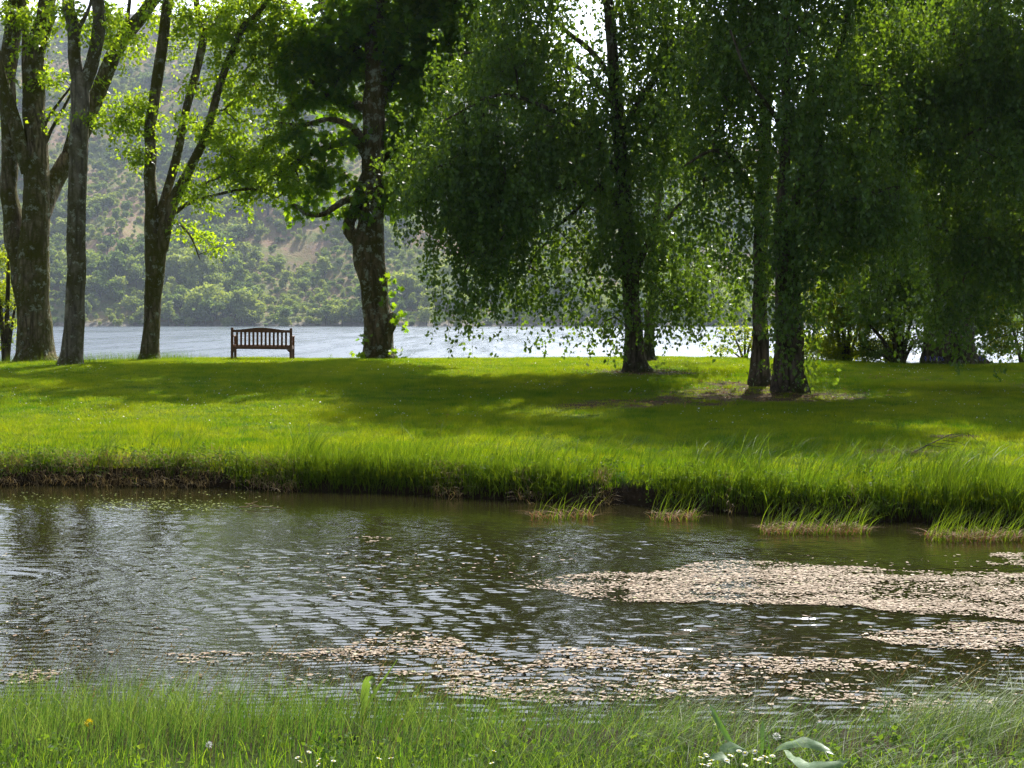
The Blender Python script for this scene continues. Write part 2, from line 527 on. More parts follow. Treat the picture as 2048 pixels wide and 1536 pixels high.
def hill_h(x, y):
    s = np.maximum(y - shore(x), -60)
    px = 1024 + F * x / np.maximum(y, 1)
    top = (HOR - np.interp(px, SKY_PX[:, 0], SKY_PX[:, 1])) / F        # slope of the skyline
    ridge = 1620.
    prof = np.interp(s, [-60, 0, 6, 40, 160, 320, 480, 600, 715, 900, 1300], [-.03, -.004, .006, .045, .19, .42, .65, .82, 1.0, 1.06, 1.02])
    z = prof * top * ridge + LZ - .3
    g = smooth(5, 120, s) * smooth(900, 500, s)
    z = z + g * 30 * (fbm(x * .008 + y * .002, y * .004, 4, 41) - .5) * 2 + g * 9 * (fbm(x * .03, y * .022, 4, 44) - .5) * 2 + smooth(0, 20, s) * 2.2 * (fbm(x * .15, y * .15, 3, 47) - .5) * 2
    return z


def hill_cover(x, y):
    """tree density 0..1"""
    s = y - shore(x)
    c = 1.0 * smooth(330, 90, s) + .7
    c = c + .8 * smooth(430, 560, s) * smooth(690, 640, s)
    n = fbm(x * .011 + 5, y * .009, 4, 51)
    c = c * smooth(.36, .54, n + .16 * smooth(160, 20, s) + .10 * smooth(460, 560, s))
    c = np.maximum(c, .10 + .25 * (vnoise(x * .05, y * .05, 57) > .62))
    return c * smooth(715, 660, s) * smooth(0, 5, s)


t = NT("bracken_hillside")
v = t.coord()
n1 = t.noise(v, .016, 6, .68, .4); n2 = t.noise(v, .07, 6, .72); n3 = t.noise(v, .3, 5, .75)
sm = t.math('ADD', t.math('MULTIPLY', n1, .6), t.math('MULTIPLY', n2, .4))
c = t.ramp(sm, [(.36, (.09, .15, .035)), (.45, (.19, .22, .06)), (.51, (.28, .22, .10)), (.58, (.33, .20, .14)), (.68, (.22, .17, .09))])
c = t.mix(t.math('MULTIPLY', n3, .8), c, t.mix(.5, c, (.05, .06, .025)))
rk = t.math('MULTIPLY', t.math('ADD', t.math('ADD', t.math('MULTIPLY', n2, .6), t.math('MULTIPLY', n3, .5)), -.60), 10, clamp=True)
c = t.mix(t.math('MULTIPLY', rk, .8), c, t.ramp(n3, [(.35, (.07, .065, .065)), (.7, (.34, .32, .30))]))
g = t.n("ShaderNodeNewGeometry"); sx = t.n("ShaderNodeSeparateXYZ"); t.l(g.outputs["Position"], sx.inputs[0])
stony = t.math('MULTIPLY', t.math('SUBTRACT', 3.2, sx.outputs[2]), .6, clamp=True)
c = t.mix(stony, c, t.ramp(n3, [(.35, (.09, .08, .07)), (.65, (.30, .27, .24))]))
moor = t.math('MULTIPLY', t.math('SUBTRACT', sx.outputs[2], 285), .04, clamp=True)
c = t.mix(t.math('MULTIPLY', moor, .75), c, t.ramp(n3, [(.3, (.05, .045, .035)), (.7, (.16, .13, .10))]))
M['hill'] = t.done(t.bsdf(c, .95, .1, t.bump(n3, .8, 2.0)).outputs[0])
hx = np.arange(-1250, 1251, 7.); hy = np.r_[np.arange(845, 1000, 5.), np.arange(1000, 1650, 9.), np.arange(1650, 2300, 40.)]
tag(grid_mesh(hx, hy, hill_h).build("hillside", M['hill']), kind="structure")


# ------------------------------------------------------------------ leaves
def leaves_diamond(mb, base, d, n, L, W, tint, fold=.18):
    s = norm(np.cross(d, n)); n2 = np.cross(s, d)
    L = L[:, None]; W = W[:, None]
    v = np.stack([base, base + d * L * .42 + s * W * .5 + n2 * W * fold, base + d * L, base + d * L * .42 - s * W * .5 + n2 * W * fold], 1)
    k = len(base); f = np.arange(k * 4).reshape(-1, 4)
    mb.add(v.reshape(-1, 3), f, np.repeat(tint, 4))


LOBE = np.array([(0, .0), (-.24, .12), (-.5, .34), (-.24, .42), (-.36, .80), (-.12, .66), (0, 1.05), (.12, .66), (.36, .80), (.24, .42), (.5, .34), (.24, .12)])


def leaves_lobed(mb, base, d, n, L, tint):
    s = norm(np.cross(d, n)); n2 = np.cross(s, d)
    L = L[:, None, None]
    l = LOBE[None]
    v = base[:, None] + L * (s[:, None] * l[..., :1] + d[:, None] * l[..., 1:2] - n2[:, None] * (np.abs(l[..., :1]) * .35 + l[..., 1:2] ** 2 * .18))
    k = len(base); f = np.arange(k * 12).reshape(-1, 12)
    mb.add(v.reshape(-1, 3), f, np.repeat(tint, 12))


def rdir(n, up=0.):
    a = rng.normal(size=(n, 3)); a[:, 2] += up
    return norm(a)


def sample_blobs(blobs, spacing, D0, gap=.42, gs=.9, seed=0):
    """blobs: (px,py,rx,ry,dD,rD,density). Node points inside the ellipsoids, thinned by noise into clumps"""
    out = []
    for (px, py, rx, ry, dD, rD, dens) in blobs:
        D = D0 + dD; c0 = P(px, py, D); a = rx * D / F; b = ry * D / F
        m = int(max(3, dens * 4.19 * a * b * rD / spacing ** 3))
        q = rdir(m) * (rng.random((m, 1)) ** (1 / 2.4))
        p = c0 + q * np.array([a, rD, b])
        out.append(p)
    p = np.vstack(out)
    keep = vnoise3(p * gs, seed) > gap - .12 * rng.random(len(p))
    return p[keep]


def grow(skel, skr, nodes, bal=.25):
    """join nodes to the limbs: each node hangs off the nearest limb or earlier node"""
    A = skel; pathlen = np.zeros(len(skel))
    d0 = np.array([np.min(np.linalg.norm(skel - q, axis=1)) for q in nodes])
    order = np.argsort(d0)
    n0 = len(skel)
    pos = np.vstack([skel, nodes[order]]); pl = np.r_[pathlen, np.zeros(len(nodes))]
    par = np.full(len(pos), -1)
    for k in range(len(nodes)):
        i = n0 + k
        d = np.linalg.norm(pos[:i] - pos[i], axis=1)
        below = np.maximum(0, pos[:i, 2] - pos[i, 2])
        cst = d + bal * pl[:i] + .25 * below
        cst[:n0] += np.maximum(0, .05 - skr) * 0
        j = int(np.argmin(cst)); par[i] = j; pl[i] = pl[j] + d[j]
    cnt = np.ones(len(pos))
    for i in range(len(pos) - 1, n0 - 1, -1):
        if par[i] >= n0: cnt[par[i]] += cnt[i]
    return pos, par, cnt, n0


def twigs(mb, pos, par, cnt, n0, skr, r0=.008, pw=.45, sides=5):
    for i in range(n0, len(pos)):
        a = pos[par[i]]; b = pos[i]; L = np.linalg.norm(b - a)
        if L < 1e-3: continue
        r1 = r0 * cnt[i] ** pw
        r2 = min(r0 * (cnt[par[i]]) ** pw if par[i] >= n0 else r1 * 1.35, r1 * 1.5)
        if par[i] < n0: r2 = min(r2, max(skr[par[i]] * .8, r1))
        m1 = a + (b - a) * .33 + rng.normal(size=3) * L * .07; m2 = a + (b - a) * .66 + rng.normal(size=3) * L * .07 + np.array([0, 0, L * .05])
        tube(mb, [a, m1, m2, b], [r2, r2 * .7 + r1 * .3, r1 * .75 + r2 * .25, r1], sides, cap=False)


def limbs(mb, D0, specs, base, sides=14, rough=.07, flare=0.):
    """specs: list of polylines [(px,py,dD,width_px)...]; first point may be 'base'. returns skeleton points"""
    sk = []; sr = []
    for q, sp in enumerate(specs):
        pts = np.array([P(a, b, D0 + c) for a, b, c, w in sp]); rad = np.array([w * .5 * (D0 + c) / F for a, b, c, w in sp])
        is_base = abs(pts[0, 2] - base[2]) < .35 and np.hypot(pts[0, 0] - base[0], pts[0, 1] - base[1]) < .9
        if is_base:
            pts[0, 2] = base[2] - .02
            pts = np.vstack([pts[0] + (pts[0] - pts[1]) * .0 - np.array([0, 0, .35]), pts]); rad = np.r_[rad[0] * 1.15, rad]
        p, r = spline(pts, rad, .14)
        fl = np.full(len(p), .03)
        if is_base and flare:
            hgt = np.maximum(p[:, 2] - base[2], 0)
            e = np.exp(-hgt / .28)
            r = r * (1 + flare * e); fl = .03 + .22 * e
        th = r.max() > .06
        p = p + (np.stack([vnoise(np.arange(len(p)) * .23, q * 3.3 + np.zeros(len(p)), 61 + k) - .5 for k in range(3)], -1)) * np.minimum(.10, r[:, None] * .45) * (np.arange(len(p)) > 2)[:, None]
        tube(mb, p, r, sides if th else 7, rough=rough if th else .04, flute=fl, seed=q + 1)
        sk.append(p); sr.append(r)
    return np.vstack(sk), np.concatenate(sr)


def spray_leaves(mb, nodes, per, R, L, W, flatness=.5, up=.9, lobed=False, droop=.35, clump=None):
    n = len(nodes) * per
    c = np.repeat(nodes, per, 0)
    # leaves sit along a few little shoots leaving each node
    sh = 5
    shoots = rdir(len(nodes) * sh); shoots[:, 2] = shoots[:, 2] * flatness - .12; shoots = norm(shoots)
    si = np.repeat(np.arange(len(nodes)) * sh, per) + rng.integers(0, sh, n)
    tt = rng.random(n) ** .7
    ax = shoots[si]
    p = c + ax * (tt * R)[:, None] + rng.normal(size=(n, 3)) * R * .14; p[:, 2] -= tt ** 2 * R * droop * .6
    d = norm(ax * .6 + rng.normal(size=(n, 3)) * .6 + np.array([0, 0, -droop]))
    nn = rdir(n, up)
    tint = np.clip(.5 + .28 * rng.normal(size=n) + .35 * (vnoise3(p * .8, 71) - .5), 0, 1)
    Ls = L * rng.uniform(.65, 1.25, n)
    if lobed: leaves_lobed(mb, p, d, nn, Ls, tint)
    else: leaves_diamond(mb, p, d, nn, Ls, Ls * W * rng.uniform(.8, 1.15, n), tint)


def strands(mbl, mbt, nodes, per, Lr, leaf, spread=.45, step=.032, twig_every=3, lmul=None):
    n = len(nodes) * per
    c = np.repeat(nodes, per, 0) + rng.normal(size=(n, 3)) * spread * np.array([1, 1, .6])
    Ls = np.where(rng.random(n) < .72, rng.uniform(.12, .5, n), rng.uniform(*Lr, n)) * (np.repeat(lmul, per) if lmul is not None else 1)
    out = rng.normal(size=(n, 2)); out /= np.linalg.norm(out, axis=1, keepdims=True)
    curl = rng.uniform(.08, .4, n)
    def at(i, t):
        L = Ls[i]
        h = (1 - np.exp(-2.5 * t)) * curl[i] * np.minimum(L, .9)
        wob = .03 * np.sin(t * 7 + i)
        return c[i] + np.stack([out[i, 0] * h + wob, out[i, 1] * h, -L * (t - .22 * np.sin(PI * np.minimum(t * 1.6, 1)))], -1)
    k = np.maximum(4, (Ls / step).astype(int))
    idx = np.repeat(np.arange(n), k)
    tt = rng.random(len(idx)) * .97 + .03
    p = at(idx, tt) + rng.normal(size=(len(idx), 3)) * .045
    m = len(idx)
    d = norm(rng.normal(size=(m, 3)) * .55 + np.array([0, 0, -.75]))
    nn = rdir(m, .25)
    tint = np.clip(.5 + .27 * rng.normal(size=m) + .5 * (vnoise3(p * .7, 77) - .5), 0, 1)
    LL = leaf * rng.uniform(.55, 1.35, m)
    leaves_diamond(mbl, p, d, nn, LL, LL * .72, tint, .12)
    if mbt is not None:
        ii = np.arange(0, n, twig_every)
        T = np.linspace(0, 1, 5)
        pts = np.stack([at(ii, np.full(len(ii), tq)) for tq in T], 1)         # n,5,3
        r = np.array([.006, .005, .004, .003, .002])
        off = np.stack([np.cos(np.arange(3) * 2.094), np.sin(np.arange(3) * 2.094), np.zeros(3)], -1)
        v = pts[:, :, None, :] + r[None, :, None, None] * off[None, None]
        f = []
        for a in range(4):
            for b in range(3):
                f.append([a * 3 + b, a * 3 + (b + 1) % 3, a * 3 + 3 + (b + 1) % 3, a * 3 + 3 + b])
        f = np.array(f)[None] + (np.arange(len(ii)) * 15)[:, None, None]
        mbt.mi = 1; mbt.add(v.reshape(-1, 3), f.reshape(-1, 4)); mbt.mi = 0


def tree(name, label, base, D0, limb_specs, blobs, kind, bark, leafm, group=None, spacing=.75, per=39, R=.5, L=.098, W=.6, sides=14, flare=.45,
         rough=.07, gap=.395, seed=0, lobed=False, strand_len=(.4, 1.3), cat="tree", extra=None, step=.032, r0=.008, bal=.25, up=.9):
    low = lambda py: py if py > -150 else -150 + (py + 150) * .5
    if base[0] < -6: low = lambda py: py if py > -150 else -150 + (py + 150) * .75
    limb_specs = [[(a, low(b), c, w) for a, b, c, w in sp] for sp in limb_specs]
    blobs = [(a, low(b), rx, ry * (.7 if b < -150 else 1), dd, rd, de) for a, b, rx, ry, dd, rd, de in blobs]
    root = thing(name, base, label, cat, group)
    tm = MB(); sk, sr = limbs(tm, D0, limb_specs, base, sides, rough, flare)
    nodes = sample_blobs(blobs, spacing, D0, gap, seed=seed)
    g = height(nodes[:, 0], nodes[:, 1])
    nodes = nodes[nodes[:, 2] > g + .25]
    fine = sr < sr.max() * 2
    pos, par, cnt, n0 = grow(sk[::3], sr[::3], nodes, bal)
    bm = tm; twigs(bm, pos, par, cnt, n0, sr[::3], r0)
    lm = MB(); lm.mats = [M['twig']]
    if kind == 'spray':
        spray_leaves(lm, pos[n0:], per, R, L, W, lobed=lobed, up=up)
    else:
        hgt = pos[n0:, 2] - height(pos[n0:, 0], pos[n0:, 1])
        lmul = np.clip(hgt / 1.6, .25, 1.0)
        strands(lm, lm, pos[n0:], per, strand_len, L, spread=R, lmul=lmul, step=step)
    if extra: extra(lm, bm)
    tm.build("trunk", bark, root, base)
    lm.build("crown", leafm, root, base)
    return root, lm


# ------------------------------------------------------------------ the near trees
# left: three slender trees with bright backlit leaves
t1 = ground_at(72, 726, 24); t2 = ground_at(143, 730, 24); t3 = ground_at(302, 716, 24)
D1, D2, D3 = t1[1], t2[1], t3[1]
tree("tall_tree", "thick-trunked mossy tree splitting into several stems, with dead twigs, at the left edge", t1, D1,
     [[(74, 726, 0, 72), (69, 640, 0, 66), (66, 540, 0, 62), (72, 430, 0, 54), (72, 330, .1, 48), (70, 220, .2, 45), (68, 120, .3, 40), (85, 50, .4, 36), (100, -20, .5, 32), (120, -200, .8, 24), (130, -420, 1, 14), (140, -600, 1, 5)],
      [(56, 610, .1, 44), (40, 530, .15, 42), (26, 444, .3, 38), (19, 376, .4, 34), (20, 273, .5, 32), (16, 150, .5, 34), (28, 40, .5, 32), (35, -40, .5, 30), (10, -250, .6, 18), (-20, -450, .7, 7)],
      [(58, 345, .0, 30), (36, 275, -.2, 28), (8, 180, -.3, 24), (-18, 60, -.4, 20), (-60, -120, -.4, 12)],
      [(62, 300, .5, 16), (52, 200, .8, 15), (50, 100, .9, 14), (52, -20, 1, 13), (60, -200, 1.2, 9)],
      [(80, 432, .0, 40), (104, 376, .6, 36), (135, 322, 1, 34), (163, 270, 1.2, 33), (187, 205, 1.2, 32), (215, 140, 1.2, 30), (245, 80, 1.2, 28), (305, 5, 1.2, 24), (370, -120, 1.2, 18), (430, -300, 1, 9)],
      [(78, 290, .2, 7), (95, 240, .1, 6), (118, 205, 0, 5), (143, 172, -.1, 4)], [(88, 295, .2, 8), (105, 255, .2, 7), (128, 215, .1, 6), (146, 180, .1, 4)],
      [(120, 330, .9, 7), (133, 285, .8, 6), (146, 230, .8, 3)], [(240, 82, 1.2, 9), (255, 40, 1.1, 8), (262, -30, 1, 6)]],
     [(30, 40, 50, 60, .6, 1.2, .9), (85, 90, 30, 60, 0, 1, 1.2), (60, 10, 70, 40, .4, 1, 1.1), (300, 30, 60, 50, .8, .8, 1.1), (112, 160, 32, 28, .2, .7, 2.4), (8, 180, 22, 50, 0, .8, 1.3), (80, 200, 22, 60, -.3, .5, 1.2), (230, 60, 70, 60, 1.0, 1, 1.0), (205, 170, 40, 50, 1.2, .7, 1.1), (40, 260, 30, 80, 1.2, .8, .7),
      (40, -170, 200, 90, 0, 2.2, .28), (90, -400, 260, 160, 0, 3.0, .42), (340, -260, 150, 100, .8, 2.0, .3), (100, -600, 190, 120, 0, 2.5, .45)],
     'spray', M['bark_left'], M['leaf_bright'], "trees on the crest left of the bench", per=70, R=.5, L=.125, W=.62, spacing=.62, sides=18, rough=.07, flare=.3, seed=1)
tree("tall_tree", "slim grey-barked tree forking into a Y high up, second from left", t2, D2,
     [[(143, 730, 0, 44), (148, 660, 0, 40), (152, 560, 0, 37), (153, 450, 0, 36), (155, 330, 0, 36), (159, 230, 0, 37), (163, 170, 0, 38), (168, 145, 0, 30)],
      [(160, 180, 0, 28), (150, 115, 0, 25), (144, 40, .1, 24), (135, -20, .1, 23), (125, -250, .1, 16), (100, -470, .2, 7)],
      [(168, 175, 0, 28), (188, 112, 0, 26), (197, 40, .1, 25), (195, -20, .1, 24), (215, -250, .3, 16), (240, -480, .4, 7)],
      [(154, 62, 0, 9), (168, 38, -.1, 8), (180, 10, -.2, 6), (188, -40, -.2, 5)]],
     [(165, 25, 75, 50, -.2, .8, 1.3), (110, 50, 35, 45, .2, .8, 1.0), (240, 100, 50, 40, .2, .8, 1.0), (180, 230, 20, 30, .2, .4, 1.0),
      (120, -260, 180, 110, 0, 2.2, .3), (210, -470, 230, 150, .2, 2.8, .42)],
     'spray', M['bark_grey'], M['leaf_bright'], "trees on the crest left of the bench", per=70, R=.5, L=.125, W=.62, spacing=.64, sides=18, rough=.05, flare=.18, seed=2)
tree("tall_tree", "leafy tree fanning into three leaning stems, just left of the bench", t3, D3,
     [[(300, 717, 0, 36), (304, 640, 0, 32), (308, 560, 0, 36), (312, 500, 0, 42), (313, 470, 0, 34)],
      [(306, 500, 0, 30), (303, 440, 0, 25), (301, 342, .1, 23), (303, 239, .1, 22), (321, 120, .2, 22), (337, 0, .2, 20), (350, -200, .3, 14), (360, -420, .4, 6)],
      [(314, 490, 0, 22), (320, 427, .1, 18), (355, 308, .2, 17), (372, 222, .2, 16), (393, 137, .3, 16), (407, 68, .3, 16), (393, 0, .3, 12), (385, -200, .4, 7)],
      [(405, 72, .3, 10), (440, 32, .3, 10), (482, 0, .3, 9), (540, -90, .3, 6)],
      [(322, 500, 0, 28), (332, 450, -.1, 26), (348, 400, -.1, 23), (369, 359, -.2, 20), (410, 273, -.3, 17), (434, 188, -.4, 15), (458, 120, -.5, 13), (489, 51, -.6, 12), (526, 15, -.7, 10), (600, -120, -.8, 6)],
      [(352, 425, 0, 9), (375, 408, -.2, 8), (430, 390, -.4, 6), (500, 378, -.6, 5), (555, 395, -.8, 3)], [(388, 172, .2, 5), (430, 155, .1, 5), (515, 150, 0, 3)], [(402, 370, -.2, 5), (450, 350, -.5, 5), (520, 330, -.8, 3)],
      [(350, 440, 0, 5), (380, 470, -.3, 4), (400, 520, -.5, 2)]],
     [(290, 220, 55, 70, 0, .8, 1.5), (250, 225, 40, 50, -.2, .6, 1.3), (285, 320, 45, 45, 0, .6, 1.0), (345, 160, 30, 50, .3, .6, 1.0), (425, 250, 60, 110, -.2, .8, 1.3), (495, 140, 90, 110, -.4, .7, 1.5), (545, 70, 75, 80, -.4, .6, 1.5),
      (470, 330, 95, 60, -.5, .9, 1.6), (545, 330, 80, 55, -.7, .9, 1.7), (440, 400, 75, 45, -.5, .7, 1.2), (420, 475, 45, 45, -.5, .5, 1.0), (560, 240, 55, 80, -.5, .6, 1.4), (420, 40, 80, 60, .2, .8, 1.3), (350, 60, 50, 60, .4, .7, 1.1), (480, 20, 80, 50, -.2, .8, 1.4), (365, 430, 30, 40, -.2, .4, 1.0), (590, 365, 40, 35, -.8, .6, 1.3),
      (440, -190, 200, 90, -.5, 1.8, .3), (380, -420, 260, 150, 0, 2.6, .42), (560, -40, 90, 50, -.6, .8, .9)],
     'spray', M['bark_left'], M['leaf_bright'], "trees on the crest left of the bench", per=78, R=.46, L=.115, W=.64, spacing=.52, sides=16, rough=.06, flare=.28, seed=3, gap=.36)

# the maple in the middle
tm_ = ground_at(758, 718, 24); DM = tm_[1]


def maple_shoots(lm, bm):
    nd = []
    for px, py, r, m in ((776, 560, 6, 3), (783, 582, 8, 4), (776, 600, 5, 2), (796, 628, 9, 5), (803, 640, 6, 3), (722, 706, 9, 5), (728, 680, 6, 2), (800, 708, 8, 4), (792, 695, 6, 2), (728, 398, 14, 6), (715, 420, 9, 4), (735, 428, 12, 5)):
        c = P(px, py, DM - .45)
        nd.append(c + rng.normal(size=(m, 3)) * r * DM / F * .8)
    nd = np.vstack(nd)
    spray_leaves(lm, nd, 5, .18, .16, .6, lobed=True, up=.3, droop=.5)


tree("maple_tree", "stout leaning maple with a knobbly brown trunk and broad leaves, right of the bench", tm_, DM,
     [[(758, 718, 0, 60), (757, 654, 0, 58), (748, 573, 0, 54), (739, 523, 0, 61), (739, 480, 0, 59), (743, 437, 0, 50), (744, 350, 0, 43), (745, 307, 0, 44), (750, 205, 0, 46), (750, 120, 0, 40), (748, 0, 0, 36), (745, -250, .2, 26), (740, -500, .3, 10)],
      [(766, 668, 0, 36), (778, 648, -.1, 34), (785, 636, -.1, 24), (789, 626, -.1, 10)],
      [(735, 492, 0, 42), (713, 474, -.05, 34), (699, 460, -.08, 26), (699, 442, -.1, 24), (707, 424, -.1, 25), (713, 402, -.1, 24), (722, 372, -.1, 20), (735, 340, -.05, 16)],
      [(716, 400, -.1, 18), (692, 400, -.3, 14), (672, 412, -.5, 13), (644, 428, -.7, 11), (610, 427, -.9, 8), (588, 408, -1, 4)],
      [(738, 315, 0, 26), (718, 287, -.2, 20), (690, 284, -.4, 16), (640, 300, -.6, 12), (600, 318, -.8, 8), (555, 348, -1, 4)],
      [(732, 290, -.1, 17), (705, 255, -.3, 13), (660, 238, -.4, 11), (605, 250, -.6, 8), (558, 245, -.8, 4)],
      [(742, 222, 0, 24), (705, 206, .2, 18), (665, 196, .2, 15), (648, 180, .2, 12), (618, 160, .2, 9), (582, 138, .2, 6)],
      [(655, 188, .2, 12), (672, 160, .2, 12), (692, 140, .2, 11), (693, 110, .2, 10), (662, 52, .2, 9), (635, 10, .2, 7)],
      [(752, 140, .1, 20), (690, 78, .1, 15), (635, 62, .2, 12), (600, 20, .3, 9), (560, -60, .4, 5)],
      [(758, 215, .3, 22), (800, 120, .5, 16), (850, 40, .7, 12), (920, -60, 1, 7)], [(752, 60, .2, 18), (800, -80, .4, 13), (880, -260, .6, 6)], [(745, -60, .2, 16), (660, -200, .3, 11), (580, -330, .3, 5)],
      [(755, 330, .4, 14), (800, 290, .6, 10), (850, 270, .8, 6)]],
     [(660, 110, 80, 60, .2, .9, 1.6), (600, 215, 60, 40, -.4, .7, 1.9), (590, 290, 55, 40, -.7, .6, 1.8), (640, 270, 70, 35, -.3, .7, 1.8), (650, 195, 60, 30, .2, .7, 1.7), (700, 60, 120, 80, .2, 1.4, 1.5), (640, 345, 80, 32, -.5, .6, 1.9), (625, 400, 55, 30, -.7, .7, 1.5), (690, 220, 50, 90, .4, .8, 1.8), (705, 390, 45, 40, -.4, .5, 1.8),
      (805, 380, 60, 55, .3, .9, 1.8), (825, 230, 80, 120, .6, 1.2, 1.7), (850, 90, 120, 90, .7, 1.5, 1.5), (930, 110, 80, 60, 1.0, 1.3, 1.4), (775, 420, 35, 22, -.2, .5, 1.4), (720, 170, 40, 50, -.7, .4, .8), (790, 60, 60, 60, -.5, .8, 1.2), (590, 100, 55, 60, 0, 1, 1.3),
      (790, -140, 190, 120, -.6, 2.2, .55), (770, -360, 220, 130, .2, 2.6, .35), (950, -80, 130, 100, .8, 2, 1.0), (900, 160, 130, 50, 1.2, 1.2, 1.6), (940, 40, 120, 70, .9, 1.3, 1.8), (980, -60, 110, 60, .9, 1.4, 1.3), (860, -40, 120, 70, .5, 1.6, 1.3), (1000, 90, 60, 50, 1.2, 1, 1.3), (640, 20, 90, 60, .2, 1.2, 1.4)],
     'spray', M['bark_maple'], M['leaf_maple'], None, per=42, R=.5, L=.20, W=.6, spacing=.60, sides=22, rough=.09, flare=.25, seed=4, lobed=True, gap=.40, extra=maple_shoots, up=1.0)

# birches
DB1 = b1[1]
tree("weeping_birch", "largest birch, its arching branches weeping down in front of the loch", b1, DB1,
     [[(1273, 742, 0, 42), (1269, 680, 0, 36), (1263, 600, 0, 34), (1256, 500, 0, 32), (1248, 400, 0, 30), (1240, 300, 0, 28), (1232, 180, 0, 26), (1222, 80, 0, 22), (1214, -40, 0, 18), (1200, -250, 0, 10), (1195, -450, 0, 4)],
      [(1254, 425, 0, 22), (1222, 390, -.3, 17), (1175, 365, -.7, 14), (1120, 375, -1, 11), (1065, 387, -1.3, 8), (1000, 400, -1.6, 4)],
      [(1245, 365, 0, 17), (1180, 270, -.5, 12), (1100, 220, -1, 9), (1000, 190, -1.5, 6), (890, 240, -2, 4)],
      [(1232, 168, 0, 14), (1180, 100, 0, 11), (1130, 60, 0, 9), (1080, 5, 0, 6)], [(1262, 565, 0, 16), (1300, 480, .3, 13), (1350, 420, .5, 10), (1400, 370, .7, 6)],
      [(1240, 270, 0, 14), (1300, 170, .2, 11), (1370, 90, .3, 8), (1420, 0, .4, 5)], [(1190, 380, -.6, 9), (1130, 440, -.9, 7), (1080, 470, -1, 4)], [(1236, 215, 0, 12), (1150, 130, .7, 9), (1020, 100, 1.1, 6), (900, 110, 1.4, 4)]],
     [(900, 330, 110, 100, -1.6, 1.1, 1.5), (1010, 270, 140, 85, -1.2, 1.5, 1.3), (1000, 400, 140, 80, -1.2, 1.3, 1.6), (880, 420, 65, 45, -1.6, .8, 1.5), (930, 530, 45, 60, -1.5, .6, 1.4), (990, 500, 70, 60, -1.1, .7, 1.5), (945, 610, 22, 35, -1.5, .3, 1.6), (1060, 540, 40, 40, -1, .6, 1.0),
      (1080, 150, 130, 80, 0, 1.4, 1.1), (960, 170, 110, 60, .8, 1.2, 1.1), (1130, 290, 110, 90, -.5, 1.3, 1.3), (1120, 590, 26, 45, -.9, .4, 1.3), (1150, 480, 60, 50, -.4, .7, .8), (1215, 540, 50, 70, -.4, .7, 1.2), (1210, 640, 25, 45, -.5, .35, 1.3), (1235, 410, 80, 90, -.5, 1, 1.3),
      (1320, 330, 110, 170, .3, 1.4, 1.2), (1345, 500, 85, 90, .3, 1, 1.4), (1390, 590, 60, 55, .4, .7, 1.5), (1330, 600, 45, 50, .3, .6, 1.3), (1280, 640, 40, 40, -.5, .4, 1.0), (1280, 150, 90, 130, .5, 1.4, 1.1), (1360, 80, 90, 90, .4, 1.3, .9), (1110, 60, 80, 50, .3, 1, 1.3), (1050, 50, 70, 50, -.4, .9, 1.5), (1000, 110, 70, 50, -.8, .9, 1.3), (1190, -30, 110, 60, -.3, 1.2, 1.1), (1030, -30, 90, 50, .2, 1.2, 1.2), (1250, 20, 60, 60, .3, 1, 1.0), (1330, -20, 90, 70, .3, 1.2, 1.1),
      (1150, -170, 280, 120, 0, 2.6, .34), (1200, -380, 240, 140, 0, 2.6, .28)],
     'strand', M['bark_birch'], M['leaf_birch'], "birches on the right of the lawn", per=19, R=.42, L=.098, spacing=.66, sides=16, rough=.07, flare=.55, seed=5, gap=.385, strand_len=(.35, 1.25), step=.031)
b1b = ground_at(1298, 724, 30)
tree("weeping_birch", "slim straight birch close behind the largest birch, half hidden by it", b1b, b1b[1] + .6,
     [[(1298, 724, 0, 24), (1300, 640, 0, 19), (1305, 520, 0, 17), (1315, 400, 0, 16), (1325, 250, 0, 14), (1328, 50, 0, 12), (1330, -150, 0, 7), (1335, -300, 0, 3)],
      [(1318, 350, 0, 8), (1350, 270, .3, 6), (1390, 200, .5, 4)], [(1326, 200, 0, 7), (1290, 100, .3, 5), (1250, 30, .5, 3)]],
     [(1360, 230, 60, 90, .2, 1, 1.0), (1290, 80, 60, 70, .2, 1, .8), (1400, 470, 50, 80, .3, .9, 1.0), (1330, -120, 110, 110, 0, 1.5, .8)],
     'strand', M['bark_birch'], M['leaf_birch'], "birches on the right of the lawn", per=15, R=.4, L=.098, spacing=.75, sides=12, flare=.5, seed=6)
